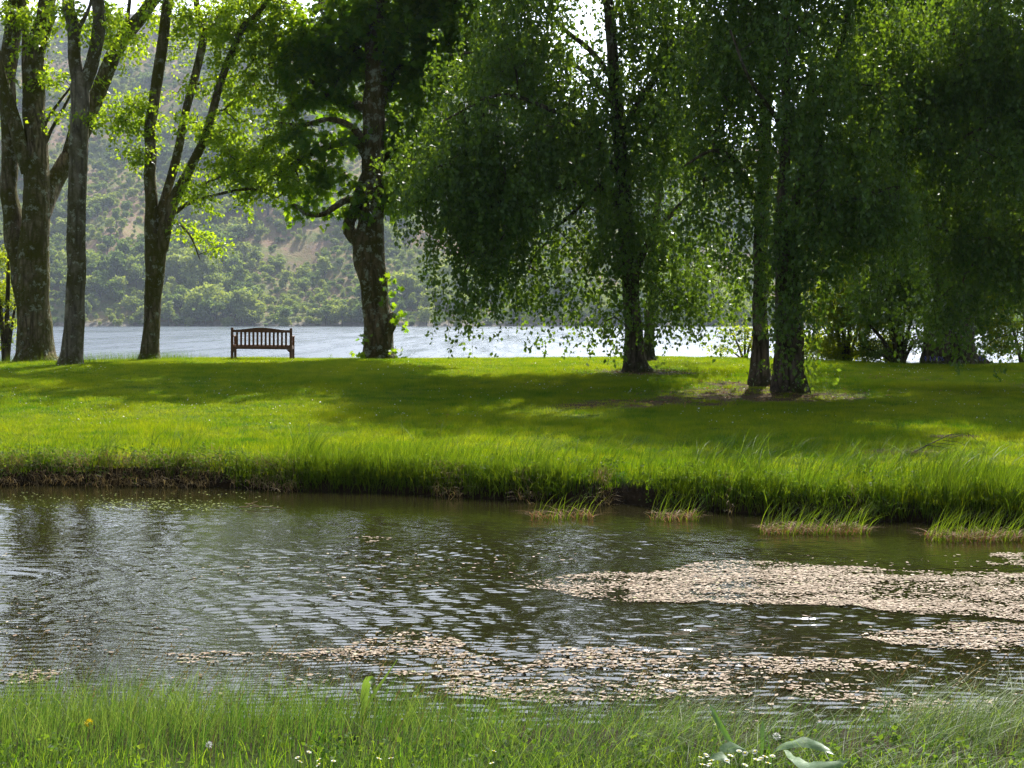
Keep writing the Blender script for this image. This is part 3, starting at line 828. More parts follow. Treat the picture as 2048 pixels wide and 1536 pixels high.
tree("weeping_birch", "single-stemmed birch with pale flaking bark, left of the twin-stemmed birch", b2, b2[1],
     [[(1522, 772, 0, 40), (1522, 700, 0, 33), (1520, 600, 0, 30), (1522, 500, 0, 28), (1528, 350, 0, 26), (1530, 200, 0, 24), (1525, 60, 0, 22), (1520, -60, 0, 18), (1515, -300, 0, 10), (1510, -480, 0, 4)],
      [(1524, 430, 0, 14), (1480, 335, -.4, 11), (1430, 300, -.8, 8), (1370, 330, -1, 4)], [(1529, 300, 0, 13), (1480, 180, .4, 10), (1420, 100, .6, 7), (1370, 60, .8, 4)], [(1526, 100, 0, 12), (1590, 0, .4, 9), (1660, -80, .6, 5)]],
     [(1440, 150, 110, 120, .2, 1.3, 1.3), (1455, 330, 90, 90, -.3, 1.0, 1.4), (1430, 440, 70, 60, -.4, .8, 1.2), (1500, 60, 120, 80, .2, 1.4, 1.2), (1470, 520, 45, 45, -.4, .6, .9), (1530, 450, 60, 60, -.6, .6, 1.6), (1510, 540, 50, 40, -.5, .5, 1.5), (1545, 330, 60, 80, -.6, .6, 1.4), (1480, -130, 220, 140, 0, 2.3, .8), (1500, -360, 200, 140, 0, 2.4, .4)],
     'strand', M['bark_birch'], M['leaf_birch'], "birches on the right of the lawn", per=18, R=.36, L=.09, spacing=.6, sides=16, flare=.5, seed=7, strand_len=(.3, 1.0))
tree("weeping_birch", "twin-stemmed birch with flared base and leafy shoots, standing lowest on the lawn", b3, b3[1],
     [[(1568, 788, 0, 40), (1567, 700, 0, 31), (1565, 600, 0, 28), (1562, 480, 0, 26), (1568, 350, 0, 22), (1572, 200, 0, 18), (1575, 0, .1, 14), (1580, -250, .2, 7)],
      [(1595, 784, -.05, 32), (1593, 700, 0, 29), (1590, 600, .1, 28), (1584, 500, .2, 24), (1592, 400, .3, 20), (1615, 300, .4, 16), (1650, 200, .5, 12), (1690, 60, .5, 9), (1740, -150, .6, 4)],
      [(1588, 530, .2, 14), (1640, 440, 0, 12), (1720, 395, -.3, 9), (1800, 372, -.6, 5)], [(1586, 440, .2, 12), (1640, 345, .4, 10), (1700, 290, .5, 6)], [(1570, 260, 0, 10), (1500, 160, -.6, 7), (1460, 60, -.8, 4)]],
     [(1600, 330, 90, 130, -.3, 1.1, 1.5), (1560, 560, 30, 60, -.5, .35, 2.0), (1575, 640, 34, 60, -.4, .35, 2.2), (1610, 560, 40, 50, -.4, .5, 1.6), (1590, 735, 16, 30, -.35, .25, 1.3), (1640, 180, 110, 130, .2, 1.3, 1.4), (1700, 400, 100, 80, -.3, 1, 1.4), (1640, 480, 60, 60, -.2, .7, 1.3), (1600, 60, 120, 90, 0, 1.3, 1.3), (1570, 440, 60, 70, -.6, .6, 1.4),
      (1720, 240, 100, 110, .3, 1.2, 1.3), (1780, 400, 60, 60, -.4, .8, 1.3), (1640, -130, 210, 130, .2, 2.1, .8), (1640, -340, 190, 130, 0, 2.2, .4)],
     'strand', M['bark_birch'], M['leaf_birch'], "birches on the right of the lawn", per=19, R=.36, L=.09, spacing=.58, sides=16, flare=.6, seed=8, strand_len=(.3, 1.1))
b4 = ground_at(1902, 729, 30, 39.5)
D4 = b4[1]


def shag(lm, bm):
    for q in range(260):
        c = P(rng.uniform(1870, 2060), rng.uniform(240, 430), D4 - rng.uniform(0, 2))
        L = rng.uniform(.4, 1.3)
        tube(bm, [c, c + [rng.normal() * .05, 0, -L * .5], c + [rng.normal() * .1, rng.normal() * .05, -L]], [.012, .009, .004], 3, cap=False)


tree("veteran_tree", "very broad dark trunk behind hanging foliage with shaggy dead branches, near the right edge", b4, D4,
     [[(1902, 729, 0, 100), (1901, 650, 0, 90), (1900, 560, 0, 80), (1905, 450, 0, 70), (1910, 300, 0, 60), (1915, 100, 0, 50), (1920, -100, 0, 40), (1925, -400, 0, 18)],
      [(1906, 420, 0, 26), (1850, 370, -.6, 20), (1780, 390, -1, 14), (1720, 420, -1.3, 8)], [(1910, 330, 0, 24), (1960, 250, -.6, 18), (2030, 220, -1, 12), (2110, 230, -1.3, 7)], [(1912, 230, 0, 22), (1850, 150, -.8, 16), (1780, 120, -1.4, 10)],
      [(1908, 380, 0, 20), (1980, 330, .4, 15), (2060, 320, .6, 10)], [(1916, 60, 0, 20), (1990, -30, -.4, 14), (2080, -60, -.6, 8)], [(1914, 150, 0, 18), (1830, 60, .6, 13), (1750, 20, .8, 8)]],
     [(1830, 160, 130, 130, -1.0, 1.6, 1.1), (1970, 150, 120, 130, -1, 1.6, 1.1), (1780, 420, 90, 70, -1.2, 1.1, 1.1), (1880, 470, 110, 60, -1.4, .9, 1.0), (1850, 590, 40, 50, -1.3, .6, 1.0), (1925, 640, 40, 50, -1.3, .6, .9), (2010, 440, 80, 100, -1, 1.2, .9), (1850, 330, 90, 60, -1.2, 1, .9), (1760, 60, 110, 90, 0, 1.5, 1.0), (2080, 300, 110, 150, -.5, 1.6, 1.0), (1760, 290, 60, 80, .5, 1, 1.2), (1930, 300, 120, 90, -1.2, 1, 1.2), (2000, 570, 70, 90, -1, .9, 1.1), (1840, 560, 60, 70, -1.2, .7, 1.3), (1760, 540, 60, 70, -.6, .8, 1.1), (1900, 30, 150, 80, -.8, 1.4, 1.2), (1930, 690, 60, 45, -1.1, .5, 1.2), (1700, 120, 80, 100, .4, 1.2, 1.1),
      (1900, -150, 260, 140, 0, 2.8, .5), (1920, -380, 230, 140, 0, 2.6, .3)],
     'strand', M['bark_birch'], M['leaf_birch'], None, per=24, R=.5, L=.10, spacing=.66, sides=24, flare=.35, rough=.1, seed=9, strand_len=(.35, 1.1), extra=shag, step=.033)
b5 = np.array([(2230 - 1024) / F * 28.5, 28.5, 0.]); b5[2] = height(b5[0], b5[1])
tree("weeping_birch", "birch curtain of small dark leaves trailing onto the lawn at the right edge", b5, 28.5,
     [[(2230, 790, 0, 46), (2228, 650, 0, 38), (2220, 450, 0, 34), (2205, 250, 0, 28), (2190, 0, 0, 22), (2180, -250, 0, 12), (2175, -420, 0, 5)],
      [(2215, 400, 0, 18), (2140, 290, 0, 14), (2050, 240, 0, 10), (1950, 260, 0, 6)], [(2205, 250, 0, 16), (2120, 130, .2, 12), (2010, 70, .3, 8), (1900, 80, .4, 4)], [(2222, 470, 0, 14), (2140, 420, .2, 11), (2060, 432, .3, 8), (1980, 480, .4, 4)]],
     [(1960, 110, 120, 110, .3, 1.2, 1.4), (1990, 300, 110, 90, 0, 1.1, 1.3), (1960, 480, 70, 80, .3, .9, 1.4), (1930, 600, 75, 70, .3, .8, 1.5), (2030, 590, 60, 90, .3, .8, 1.4), (1925, 680, 60, 44, .3, .6, 1.9), (2010, 680, 60, 44, .3, .6, 1.9), (1960, 620, 110, 60, .3, .7, 1.5), (2050, 640, 50, 70, .3, .7, 1.6), (2080, 450, 80, 120, .2, 1, 1.2), (1860, 160, 80, 90, .5, 1, 1.3), (1800, 250, 70, 110, .5, .9, 1.3), (1770, 90, 80, 90, .5, 1, 1.2), (1900, 370, 70, 70, .4, .8, 1.2), (2090, 150, 90, 150, .2, 1.4, 1.1), (1870, 470, 50, 60, .4, .7, 1.1),
      (2150, -130, 200, 130, 0, 2, .4), (2000, -100, 130, 90, .2, 1.6, .7)],
     'strand', M['bark_birch'], M['leaf_birch'], "birches on the right of the lawn", per=26, R=.38, L=.09, spacing=.62, sides=14, flare=.5, seed=10, strand_len=(.35, 1.1))


def shrub(name, label, px, py, D, stems, blobs, leafm, per, L, seed, spacing=.5, R=.35, cat="shrub", stemw=6, gap=.36):
    base = P(px, py, D); base[2] = height(base[0], base[1])
    sp = []
    for k, (dx, top, w) in enumerate(stems):
        pb = P(px, py, D)
        zb = (CAMZ - base[2]) / D * F + HOR
        sp.append([(px + dx * .12, zb, 0, w), (px + dx * .45, zb + (top - zb) * .5, .1 * k - .2, w * .7), (px + dx, top, .15 * k - .3, w * .35)])
    return tree(name, label, base, D, sp, blobs, 'spray', M['bark_birch'], leafm, None, spacing=spacing, per=per, R=R, L=L, W=.68, sides=8, flare=.15, rough=.04, gap=gap, seed=seed, cat=cat, r0=.005)


shrub("sapling", "bright young tree with yellow-green leaves behind the thick trunk, left edge", 12, 715, 40.5, [(-25, 520, 10), (8, 430, 12), (28, 560, 8), (-10, 600, 7)],
      [(5, 470, 30, 60, 0, .7, 1.6), (8, 560, 34, 70, 0, .8, 1.6), (15, 650, 30, 50, 0, .7, 1.3), (-40, 560, 50, 130, 0, 1, 1.2), (-10, 420, 30, 50, 0, .7, 1.3)], M['leaf_hazel'], 85, .08, 11, cat="tree")
shrub("leafy_shrub", "small bright shrub leaning out beside the pale flaking birch trunk", 1490, 722, 41, [(-30, 660, 6), (0, 630, 6), (22, 650, 5), (-50, 690, 4)],
      [(1485, 660, 40, 32, 0, .6, 1.7), (1465, 695, 42, 25, 0, .6, 1.5), (1515, 685, 25, 35, 0, .5, 1.6)], M['leaf_hazel'], 85, .075, 12)
shrub("leafy_shrub", "tall yellow-green shrub glowing in the sun between twin-stemmed birch and dark yew", 1690, 726, 42, [(-50, 520, 9), (-10, 450, 10), (30, 480, 10), (65, 560, 7), (-70, 620, 6)],
      [(1650, 640, 50, 60, 0, .8, 1.6), (1700, 620, 60, 60, 0, .8, 1.6), (1690, 540, 60, 60, 0, .8, 1.3), (1650, 690, 60, 28, 0, .8, 1.2), (1740, 660, 40, 45, 0, .7, 1.4), (1660, 470, 50, 50, 0, .8, 1.2), (1740, 500, 60, 60, .4, .8, 1.1), (1620, 580, 30, 60, 0, .7, 1.4), (1700, 420, 60, 50, .3, .8, 1.4), (1780, 470, 60, 60, .6, .9, 1.4), (1640, 540, 50, 60, .3, .8, 1.4), (1790, 560, 50, 60, .8, .8, 1.4), (1650, 695, 75, 26, .2, .7, 2.2), (1740, 690, 55, 32, .2, .7, 2.2)], M['leaf_hazel'], 120, .085, 13)
shrub("dark_yew", "dark spreading bush with black branches, left of the very broad trunk", 1800, 727, 40.5, [(-70, 640, 12), (-30, 590, 14), (10, 540, 14), (35, 600, 10), (-85, 690, 8), (50, 660, 8)],
      [(1760, 640, 50, 50, 0, .8, 1.3), (1800, 590, 45, 60, 0, .8, 1.2), (1755, 705, 60, 22, 0, .8, 1.6), (1815, 690, 40, 35, 0, .7, 1.2), (1830, 540, 40, 60, 0, .8, 1.6), (1800, 480, 50, 60, .4, .9, 1.6), (1740, 620, 40, 50, .4, .7, 1.4), (1960, 620, 60, 80, 2.0, .9, 1.6), (1975, 700, 50, 30, 2.0, .7, 1.5), (2010, 560, 70, 70, 2.2, .9, 1.4)], M['leaf_birch'], 120, .075, 14)
shrub("leafy_shrub", "bright leafy bush seen at the right edge behind the leaf curtain", 2050, 728, 41.5, [(-50, 600, 8), (0, 540, 9), (40, 580, 8)],
      [(2020, 640, 45, 70, 0, .8, 1.4), (2075, 600, 60, 90, 0, .9, 1.3), (1990, 690, 30, 30, 0, .5, 1.3), (2020, 500, 60, 70, .4, .9, 1.4)], M['leaf_hazel'], 100, .08, 15)

def back_tree():
    D = 43.5; base = P(1790, 720, D); base[2] = height(base[0], base[1])
    zb = (CAMZ - base[2]) / D * F + HOR
    tree("alder_tree", "dark leafy tree filling the gap behind the broad trunk and the twin-stemmed birch", base, D,
         [[(1790, zb, 0, 26), (1792, 560, 0, 20), (1785, 350, 0, 16), (1795, 120, 0, 10), (1800, -60, 0, 4)], [(1790, 560, 0, 14), (1860, 430, .2, 10), (1960, 350, .4, 6)], [(1788, 480, 0, 12), (1730, 380, .2, 8), (1660, 330, .3, 5)],
          [(1791, 600, 0, 12), (1890, 540, .3, 9), (2000, 500, .5, 5)]],
         [(1700, 330, 90, 90, 0, 1.2, 1.3), (1800, 300, 110, 110, 0, 1.4, 1.4), (1920, 330, 110, 100, .2, 1.4, 1.4), (2030, 400, 90, 120, .4, 1.4, 1.4), (1780, 430, 90, 60, .2, 1.2, 1.4), (1880, 500, 80, 80, .4, 1.1, 1.5), (1980, 560, 80, 90, .4, 1.1, 1.6), (2040, 650, 60, 70, .6, 1, 1.4), (1820, 620, 60, 70, .4, .9, 1.4),
          (1740, 180, 110, 90, .2, 1.4, 1.1), (1860, 140, 120, 100, .2, 1.4, 1.1), (1980, 200, 110, 100, .3, 1.4, 1.2), (1640, 420, 60, 70, .3, .9, 1.1), (1960, 690, 70, 36, .6, .7, 1.5)],
         'spray', M['bark_birch'], M['leaf_birch'], None, per=62, R=.55, L=.105, W=.7, spacing=.68, sides=10, seed=16, gap=.34)


back_tree()

# ------------------------------------------------------------------ bench
bb = ground_at(523, 721.5, 30)
S = bb[1] / F                                     # metres per photo pixel at the bench
root = thing("park_bench", bb, "dark brown slatted timber bench with an arched back, facing the loch", "bench")
root.rotation_euler = (0, math.radians(.6), math.radians(2))
BW = 1.65; BH = .90


def bpart(name, fn, parent=root):
    m = MB(); fn(m); return m.build(name, M['bench'], parent, None, False)


for sg in (-1, 1):
    bpart("back_leg", lambda m: boxm(m, (sg * (BW / 2 - .034), 0, BH / 2 - .06), (.068, .07, BH + .1), .006))
    bpart("front_leg", lambda m: boxm(m, (sg * (BW / 2 - .034), .54, .29), (.068, .065, .74), .006))
    bpart("armrest", lambda m: boxm(m, (sg * (BW / 2 - .034), .29, .665), (.085, .56, .04), .008))
    bpart("side_rail", lambda m: boxm(m, (sg * (BW / 2 - .034), .285, .36), (.045, .48, .08), .004))

    def br(m):
        x = sg * (BW / 2 - .07)
        v = [(x, -.018, .31), (x - sg * .085, -.018, .31), (x, -.018, .225), (x, .018, .31), (x - sg * .085, .018, .31), (x, .018, .225)]
        m.add(v, [(0, 1, 2), (3, 5, 4)]); m.more([(0, 3, 4, 1), (1, 4, 5, 2), (2, 5, 3, 0)], 0)
    bpart("corner_brace", br)


def toprail(m):
    n = 33; x = np.linspace(-(BW / 2 - .07), BW / 2 - .07, n)
    top = .835 + .062 * (0.5 + 0.5 * np.cos(np.clip(x / (BW / 2 - .15), -1, 1) * PI)) ** .8
    v = []
    for a, b in zip(x, top):
        v += [(a, -.026, .765), (a, .026, .765), (a, .026, b), (a, -.026, b)]
    f = []
    for k in range(n - 1):
        for q in range(4):
            f.append([k * 4 + q, k * 4 + (q + 1) % 4, k * 4 + 4 + (q + 1) % 4, k * 4 + 4 + q])
    m.add(v, f); m.more([(3, 2, 1, 0), tuple((n - 1) * 4 + q for q in range(4))], 0)


bpart("top_rail", toprail)
bpart("bottom_rail", lambda m: boxm(m, (0, 0, .35), (BW - .14, .05, .075), .005))
for k in range(13):
    x = (k - 6) * (BW - .14) / 13.75
    bpart("back_slat", lambda m: boxm(m, (x, 0, .577), (.056, .024, .376), .004))
for k in range(5):
    bpart("seat_slat", lambda m: boxm(m, (0, .09 + k * .105, .415 - .012 * (k == 0)), (BW - .06, .075, .024), .004))
bpart("front_rail", lambda m: boxm(m, (0, .5, .36), (BW - .14, .03, .07), .004))


# ------------------------------------------------------------------ grass
def blades(mb, base, H, W, az, bend, tint, segs=3, side=None):
    n = len(base); T = np.linspace(0, 1, segs + 1)
    dx = np.stack([np.cos(az), np.sin(az), np.zeros(n)], -1)
    sa = az + PI / 2 + rng.normal(size=n) * .7 if side is None else side
    sd = np.stack([np.cos(sa), np.sin(sa), np.zeros(n)], -1)
    vs = []
    for t in T:
        c = base + dx * (H * bend * t ** 1.8)[:, None]
        c[:, 2] += H * (t - .42 * np.minimum(bend, 1.4) * t ** 2.4)
        w = W * (1 - t) ** .75 * .5 + W * .03
        vs += [c - sd * w[:, None], c + sd * w[:, None]]
    v = np.stack(vs, 1)
    f = np.array([[2 * k, 2 * k + 1, 2 * k + 3, 2 * k + 2] for k in range(segs)])
    f = f[None] + (np.arange(n) * 2 * (segs + 1))[:, None, None]
    mb.add(v.reshape(-1, 3), f.reshape(-1, 4), np.repeat(tint, 2 * (segs + 1)))


def scatter(name, pts, rotz, scl, sources, mat):
    """one object: points carrying instances of the source tufts"""
    me = bpy.data.meshes.new(name)
    me.vertices.add(len(pts)); me.vertices.foreach_set("co", np.asarray(pts, np.float32).ravel())
    a = me.attributes.new("rotv", 'FLOAT_VECTOR', 'POINT'); r = np.zeros((len(pts), 3), np.float32); r[:, 2] = rotz; a.data.foreach_set("vector", r.ravel())
    a = me.attributes.new("scl", 'FLOAT_VECTOR', 'POINT'); a.data.foreach_set("vector", np.asarray(scl, np.float32).ravel())
    a = me.attributes.new("pick", 'INT', 'POINT'); a.data.foreach_set("value", rng.integers(0, len(sources), len(pts)).astype(np.int32))
    me.materials.append(mat)
    o = bpy.data.objects.new(name, me); COL.objects.link(o)
    ng = bpy.data.node_groups.new(name, 'GeometryNodeTree')
    ng.interface.new_socket("Geometry", in_out='INPUT', socket_type='NodeSocketGeometry'); ng.interface.new_socket("Geometry", in_out='OUTPUT', socket_type='NodeSocketGeometry')
    N = ng.nodes; Lk = ng.links
    gi = N.new("NodeGroupInput"); go = N.new("NodeGroupOutput"); ip = N.new("GeometryNodeInstanceOnPoints"); jn = N.new("GeometryNodeJoinGeometry")
    for s in sources:
        oi = N.new("GeometryNodeObjectInfo"); oi.inputs["Object"].default_value = s; oi.inputs["As Instance"].default_value = True
        Lk.new(oi.outputs["Geometry"], jn.inputs[0])
    def at(nm, ty):
        q = N.new("GeometryNodeInputNamedAttribute"); q.data_type = ty; q.inputs["Name"].default_value = nm; return q.outputs["Attribute"]
    Lk.new(gi.outputs[0], ip.inputs["Points"]); Lk.new(jn.outputs[0], ip.inputs["Instance"]); ip.inputs["Pick Instance"].default_value = True
    Lk.new(at("pick", 'INT'), ip.inputs["Instance Index"])
    er = N.new("FunctionNodeEulerToRotation"); Lk.new(at("rotv", 'FLOAT_VECTOR'), er.inputs[0]); Lk.new(er.outputs[0], ip.inputs["Rotation"])
    Lk.new(at("scl", 'FLOAT_VECTOR'), ip.inputs["Scale"]); Lk.new(ip.outputs[0], go.inputs[0])
    md = o.modifiers.new("scatter", 'NODES'); md.node_group = ng
    return o


def loose(o):
    """keep a tuft out of the scene itself: it only feeds the scattered grass"""
    COL.objects.unlink(o); return o


tufts = []
for k in range(6):
    m = MB(); n = 80
    b = np.stack([rng.normal(size=n) * .075, rng.normal(size=n) * .075, np.zeros(n) - .01], -1)
    blades(m, b, rng.uniform(.04, .105, n), rng.uniform(.004, .0075, n), rng.uniform(0, 2 * PI, n), rng.uniform(.1, .9, n), np.clip(.5 + .25 * rng.normal(size=n), 0, 1), 2)
    tufts.append(loose(m.build("lawn_tuft", M['lawn'])))
sp = .135
gx, gy = np.meshgrid(np.arange(-18, 19, sp), np.arange(12.5, 43.5, sp))
gx = (gx + rng.uniform(-.5, .5, gx.shape) * sp).ravel(); gy = (gy + rng.uniform(-.5, .5, gy.shape) * sp).ravel()
d = gy - edge_far(gx); lit = litter_at(gx, gy)
ok = (np.abs(gx) < gy * .375 + 1.5) & (d > .1) & (rng.random(len(gx)) > lit * .93)
gx, gy, d, lit = gx[ok], gy[ok], d[ok], lit[ok]
pt = np.stack([gx, gy, height(gx, gy)], -1)
hv = .62 + .9 * (fbm(gx * .5, gy * .5, 4, 81) - .3) + .35 * smooth(2.5, .3, d) - .3 * lit
hv = np.clip(hv + .6 * (fbm(gx * 2.5, gy * 2.5, 3, 84) - .5), .3, 1.6) * rng.uniform(.55, 1.5, len(gx))
lawn = scatter("lawn_grass", pt, rng.uniform(0, 6.28, len(pt)), np.stack([1 + 0 * hv, 1 + 0 * hv, hv], -1), tufts, M['lawn'])
tag(lawn, "short bright green mown grass covering the rise below the trees", "grass", kind="stuff")

# tall grass along the far bank
m = MB()
n = 46000
x = rng.uniform(-8.5, 8.5, n); d = rng.random(n) ** 1.5 * 2.0 + .04
y = edge_far(x) + d
dens = fbm(x * .9, y * .7, 3, 91)
left = smooth(-3.4, -4.6, x)
ok = (rng.random(n) < .22 + 1.9 * (dens - .3)) & (rng.random(n) > left * smooth(1.1, .3, d) * .78)
x, y, d, dens, left = x[ok], y[ok], d[ok], dens[ok], left[ok]
n = len(x)
H = (.09 + .22 * smooth(1.4, .1, d) * (.2 + 1.4 * dens)) * (1 - .35 * left) * rng.uniform(.45, 1.2, n) * (1 + .25 * smooth(1, 3, x))
blades(m, np.stack([x, y, height(x, y) - .02], -1), H, rng.uniform(.004, .009, n), rng.normal(size=n) * 1.3 + .2, rng.uniform(.05, .5, n) ** 1.2, np.clip(.42 + .25 * rng.normal(size=n) + .5 * (dens - .5), 0, 1), 3)
# grass drooping over the edge towards the water
k = 15000
xx = rng.uniform(-8.5, 8.5, k); yy = edge_far(xx) + rng.uniform(-.04, .38, k)
kp = (fbm(xx * .8, xx * 0 + 2.2, 3, 93) - .28 * smooth(-2.6, -3.8, xx)) > .40
xx, yy = xx[kp], yy[kp]; k = len(xx)
blades(m, np.stack([xx, yy, np.maximum(height(xx, yy), 0) + rng.uniform(-.02, .05, k)], -1), rng.uniform(.10, .30, k), rng.uniform(.004, .009, k), rng.normal(size=k) * .9 - PI / 2, rng.uniform(.25, 1.3, k), np.clip(.62 + .3 * rng.normal(size=k), 0, 1), 3)
# arching long blades in clumps
for cx in list(rng.uniform(-7.5, 7.5, 34)) + list(rng.uniform(-3, 6.5, 60)) + [-4.15, -4.1, -4.2]:
    k = rng.integers(14, 34); cd = rng.uniform(.05, .9)
    xx = cx + rng.normal(size=k) * .09; yy = edge_far(xx) + cd + rng.normal(size=k) * .07
    blades(m, np.stack([xx, yy, height(xx, yy) - .02], -1), rng.uniform(.35, .72, k), rng.uniform(.006, .011, k), rng.normal(size=k) * .8 + .1, rng.uniform(.25, .95, k), np.clip(.5 + .2 * rng.normal(size=k), 0, 1), 5)
tag(m.build("tall_bank_grass", M['tallgrass']), "tall green grass fringing the far bank of the pond", "grass", kind="stuff")
# dead stalks and hanging straw at the foot of the bank
m = MB(); n = 12000
x = rng.uniform(-8.5, 8.5, n); d = rng.normal(size=n) * .16 + .08; y = edge_far(x) + d
keep = fbm(x * 1.6, x * 0, 3, 95) + .28 * smooth(-2.4, -4.0, x) > .60
x, y, d = x[keep], y[keep], d[keep]; n = len(x)
blades(m, np.stack([x, y, np.maximum(height(x, y), -.02) + rng.uniform(-.02, .10, n)], -1), rng.uniform(.06, .2, n), rng.uniform(.004, .010, n), rng.normal(size=n) * .9 - PI / 2, rng.uniform(.5, 2.2, n), rng.random(n) ** 1.5, 3)
tag(m.build("dead_bank_straw", M['straw']), "brown dead stalks matted at the foot of the far bank", "dead grass", kind="stuff")
# small weeds on the bank
m = MB(); n = 420
x = np.r_[rng.uniform(-7.5, -3.2, 230), rng.uniform(-3, 7, 190)]; y = edge_far(x) + rng.uniform(.0, .42, n)
nd = np.stack([x, y, np.maximum(height(x, y), .02) + rng.uniform(.03, .2, n)], -1)
spray_leaves(m, nd, 14, .10, .036, .7, up=1.2, droop=.1)
tag(m.build("bank_weeds", M['weed']), "small pale-leaved weeds growing on the muddy far bank", "weeds", kind="stuff")
# unmown grass round the feet of the trees
m = MB()
for (a, b, D, k, hh, sx_) in ((72, 726, D1, 700, .3, .9), (143, 730, D2, 420, .26, .6), (230, 716, D3 + 1, 900, .36, 1.1), (302, 716, D3, 700, .28, .7), (758, 718, DM, 380, .12, .8), (1273, 742, b1[1], 160, .12, .7), (330, 716, D3 + 1, 300, .3, .5), (1850, 727, D4 - .5, 700, .25, 1.6), (20, 722, D1 + 2, 600, .35, 1.2)):
    c = P(a, b, D); xx = c[0] + rng.normal(size=k) * sx_; yy = D + rng.normal(size=k) * .5
    blades(m, np.stack([xx, yy, height(xx, yy) - .02], -1), hh * rng.uniform(.4, 1.3, k), rng.uniform(.004, .008, k), rng.uniform(0, 6.28, k), rng.uniform(.05, .5, k), np.clip(.4 + .25 * rng.normal(size=k), 0, 1), 3)
tag(m.build("unmown_grass", M['tallgrass']), "longer uncut grass standing round the feet of the trees", "grass", kind="stuff")
# fallen petals and daisies on the lawn
m = MB(); n = 2600
px = rng.uniform(0, 2048, n); D = rng.uniform(21, 39, n); x = (px - 1024) / F * D
k = fbm(x * .7, D * .7, 3, 97) > .52
x, D = x[k], D[k]; z = height(x, D) + rng.uniform(.03, .07, len(x))
leaves_diamond(m, np.stack([x, D, z], -1), rdir(len(x)) * np.array([1, 1, .2]), rdir(len(x), 1.5), rng.uniform(.018, .04, len(x)), rng.uniform(.015, .03, len(x)), np.full(len(x), .5))
tag(m.build("fallen_petals", M['petal']), "tiny pale petals scattered over the lawn", "petals", kind="stuff")

# dry leaves fallen under the birches
m = MB(); n = 5200
x = rng.uniform(-3, 13.5, n); y = rng.uniform(21, 37, n)
kp = rng.random(n) < np.clip(.9 * litter_at(x, y) + .22 * (fbm(x * .8, y * .8, 3, 99) > .52), 0, 1)
x, y = x[kp], y[kp]; n = len(x)
leaves_diamond(m, np.stack([x, y, height(x, y) + rng.uniform(.008, .05, n)], -1), norm(rng.normal(size=(n, 3)) * np.array([1, 1, .25])), rdir(n, 1.8), rng.uniform(.03, .07, n), rng.uniform(.02, .045, n), rng.random(n))
tag(m.build("fallen_leaves", M['reedstraw']), "dry brown leaves fallen on the grass under the birches", "fallen leaves", kind="stuff")

# long grass on the near bank
m = MB(); n = 46000
x = rng.uniform(-3.6, 3.6, n); y = rng.uniform(4.6, 7.15, n)
en = edge_near(x); dn = en - y
dens = fbm(x * 1.3, y * 1.3, 4, 101)
ok = (dn > .02) & (rng.random(n) < .40 + 1.6 * (dens - .34))
x, y, dn, dens = x[ok], y[ok], dn[ok], dens[ok]; n = len(x)
H = (.17 + .13 * dens) * rng.uniform(.55, 1.35, n) * (1 - .45 * smooth(1.2, 1.9, dn)) * np.where(rng.random(n) < .05, 1.35, 1)
H = H * (1 - .18 * smooth(-.5, -2.2, x) * 0)
right = smooth(-.8, 1.2, x)
az = np.where(rng.random(n) < .55 + .25 * right, rng.normal(size=n) * .55 + .15, rng.uniform(0, 2 * PI, n))
bend = rng.uniform(.08, .6, n) + right * rng.uniform(.1, .9, n); H = H * (1 + .4 * right * (rng.random(n) < .5))
tint = np.clip(.30 + .26 * rng.normal(size=n) + .7 * (dens - .5) + .22 * right + .35 * (rng.random(n) < .12), 0, 1)
blades(m, np.stack([x, y, height(x, y) - .02], -1), H, rng.uniform(.0020, .0048, n), az, bend, tint, 5)
tag(m.build("near_bank_grass", M['foregrass']), "long fine grass bending along the near bank of the pond", "grass", kind="stuff")
# short bright grass below the long blades
m = MB(); n = 14000
x = rng.uniform(-3.2, 3.2, n); y = rng.uniform(4.4, 6.1, n); kp = rng.random(n) < smooth(6.1, 5.2, y)
x, y = x[kp], y[kp]; n = len(x)
blades(m, np.stack([x, y, height(x, y) - .01], -1), rng.uniform(.05, .15, n), rng.uniform(.003, .006, n), rng.uniform(0, 6.28, n), rng.uniform(.1, .8, n), np.clip(.5 + .3 * rng.normal(size=n), 0, 1), 3)
tag(m.build("verge_grass", M['shortgrass']), "short bright grass along the bottom edge of the near bank", "grass", kind="stuff")
# seeding stalks
m = MB(); n = 420
x = rng.uniform(-3.2, 3.4, n); y = edge_near(x) - rng.uniform(.05, 1.4, n)
H = rng.uniform(.34, .52, n); az = rng.normal(size=n) * .5 + .1; be = rng.uniform(.2, .6, n); bs = np.stack([x, y, height(x, y)], -1)
blades(m, bs, H, np.full(n, .0022), az, be, rng.random(n) * .5, 5)
tip = bs + np.stack([np.cos(az) * H * be, np.sin(az) * H * be, H * (1 - .42 * be)], -1)
for q in range(5):
    nn = n; leaves_diamond(m, tip - np.stack([np.cos(az), np.sin(az), 1.2 + 0 * az], -1) * (.014 * q), norm(np.stack([np.cos(az) * .7, np.sin(az) * .7, 1 + 0 * az], -1) + rng.normal(size=(n, 3)) * .25), rdir(n), np.full(n, .02), np.full(n, .006), rng.random(n) * .6)
tag(m.build("seeding_stalks", M['straw']), "thin brown seed heads standing above the near grass", "grass", kind="stuff")
# low broad-leaved cover under it
m = MB(); n = 900
x = rng.uniform(-3, 3, n); y = rng.uniform(4.5, 6.0, n); nd = np.stack([x, y, height(x, y) + rng.uniform(.02, .10, n)], -1)
nd = nd[fbm(x * 2, y * 2, 3, 105) > .42]
spray_leaves(m, nd, 9, .07, .026, .85, up=1.8, droop=0.)
tag(m.build("clover_leaves", M['weed']), "low round clover leaves along the bottom edge", "clover", kind="stuff")

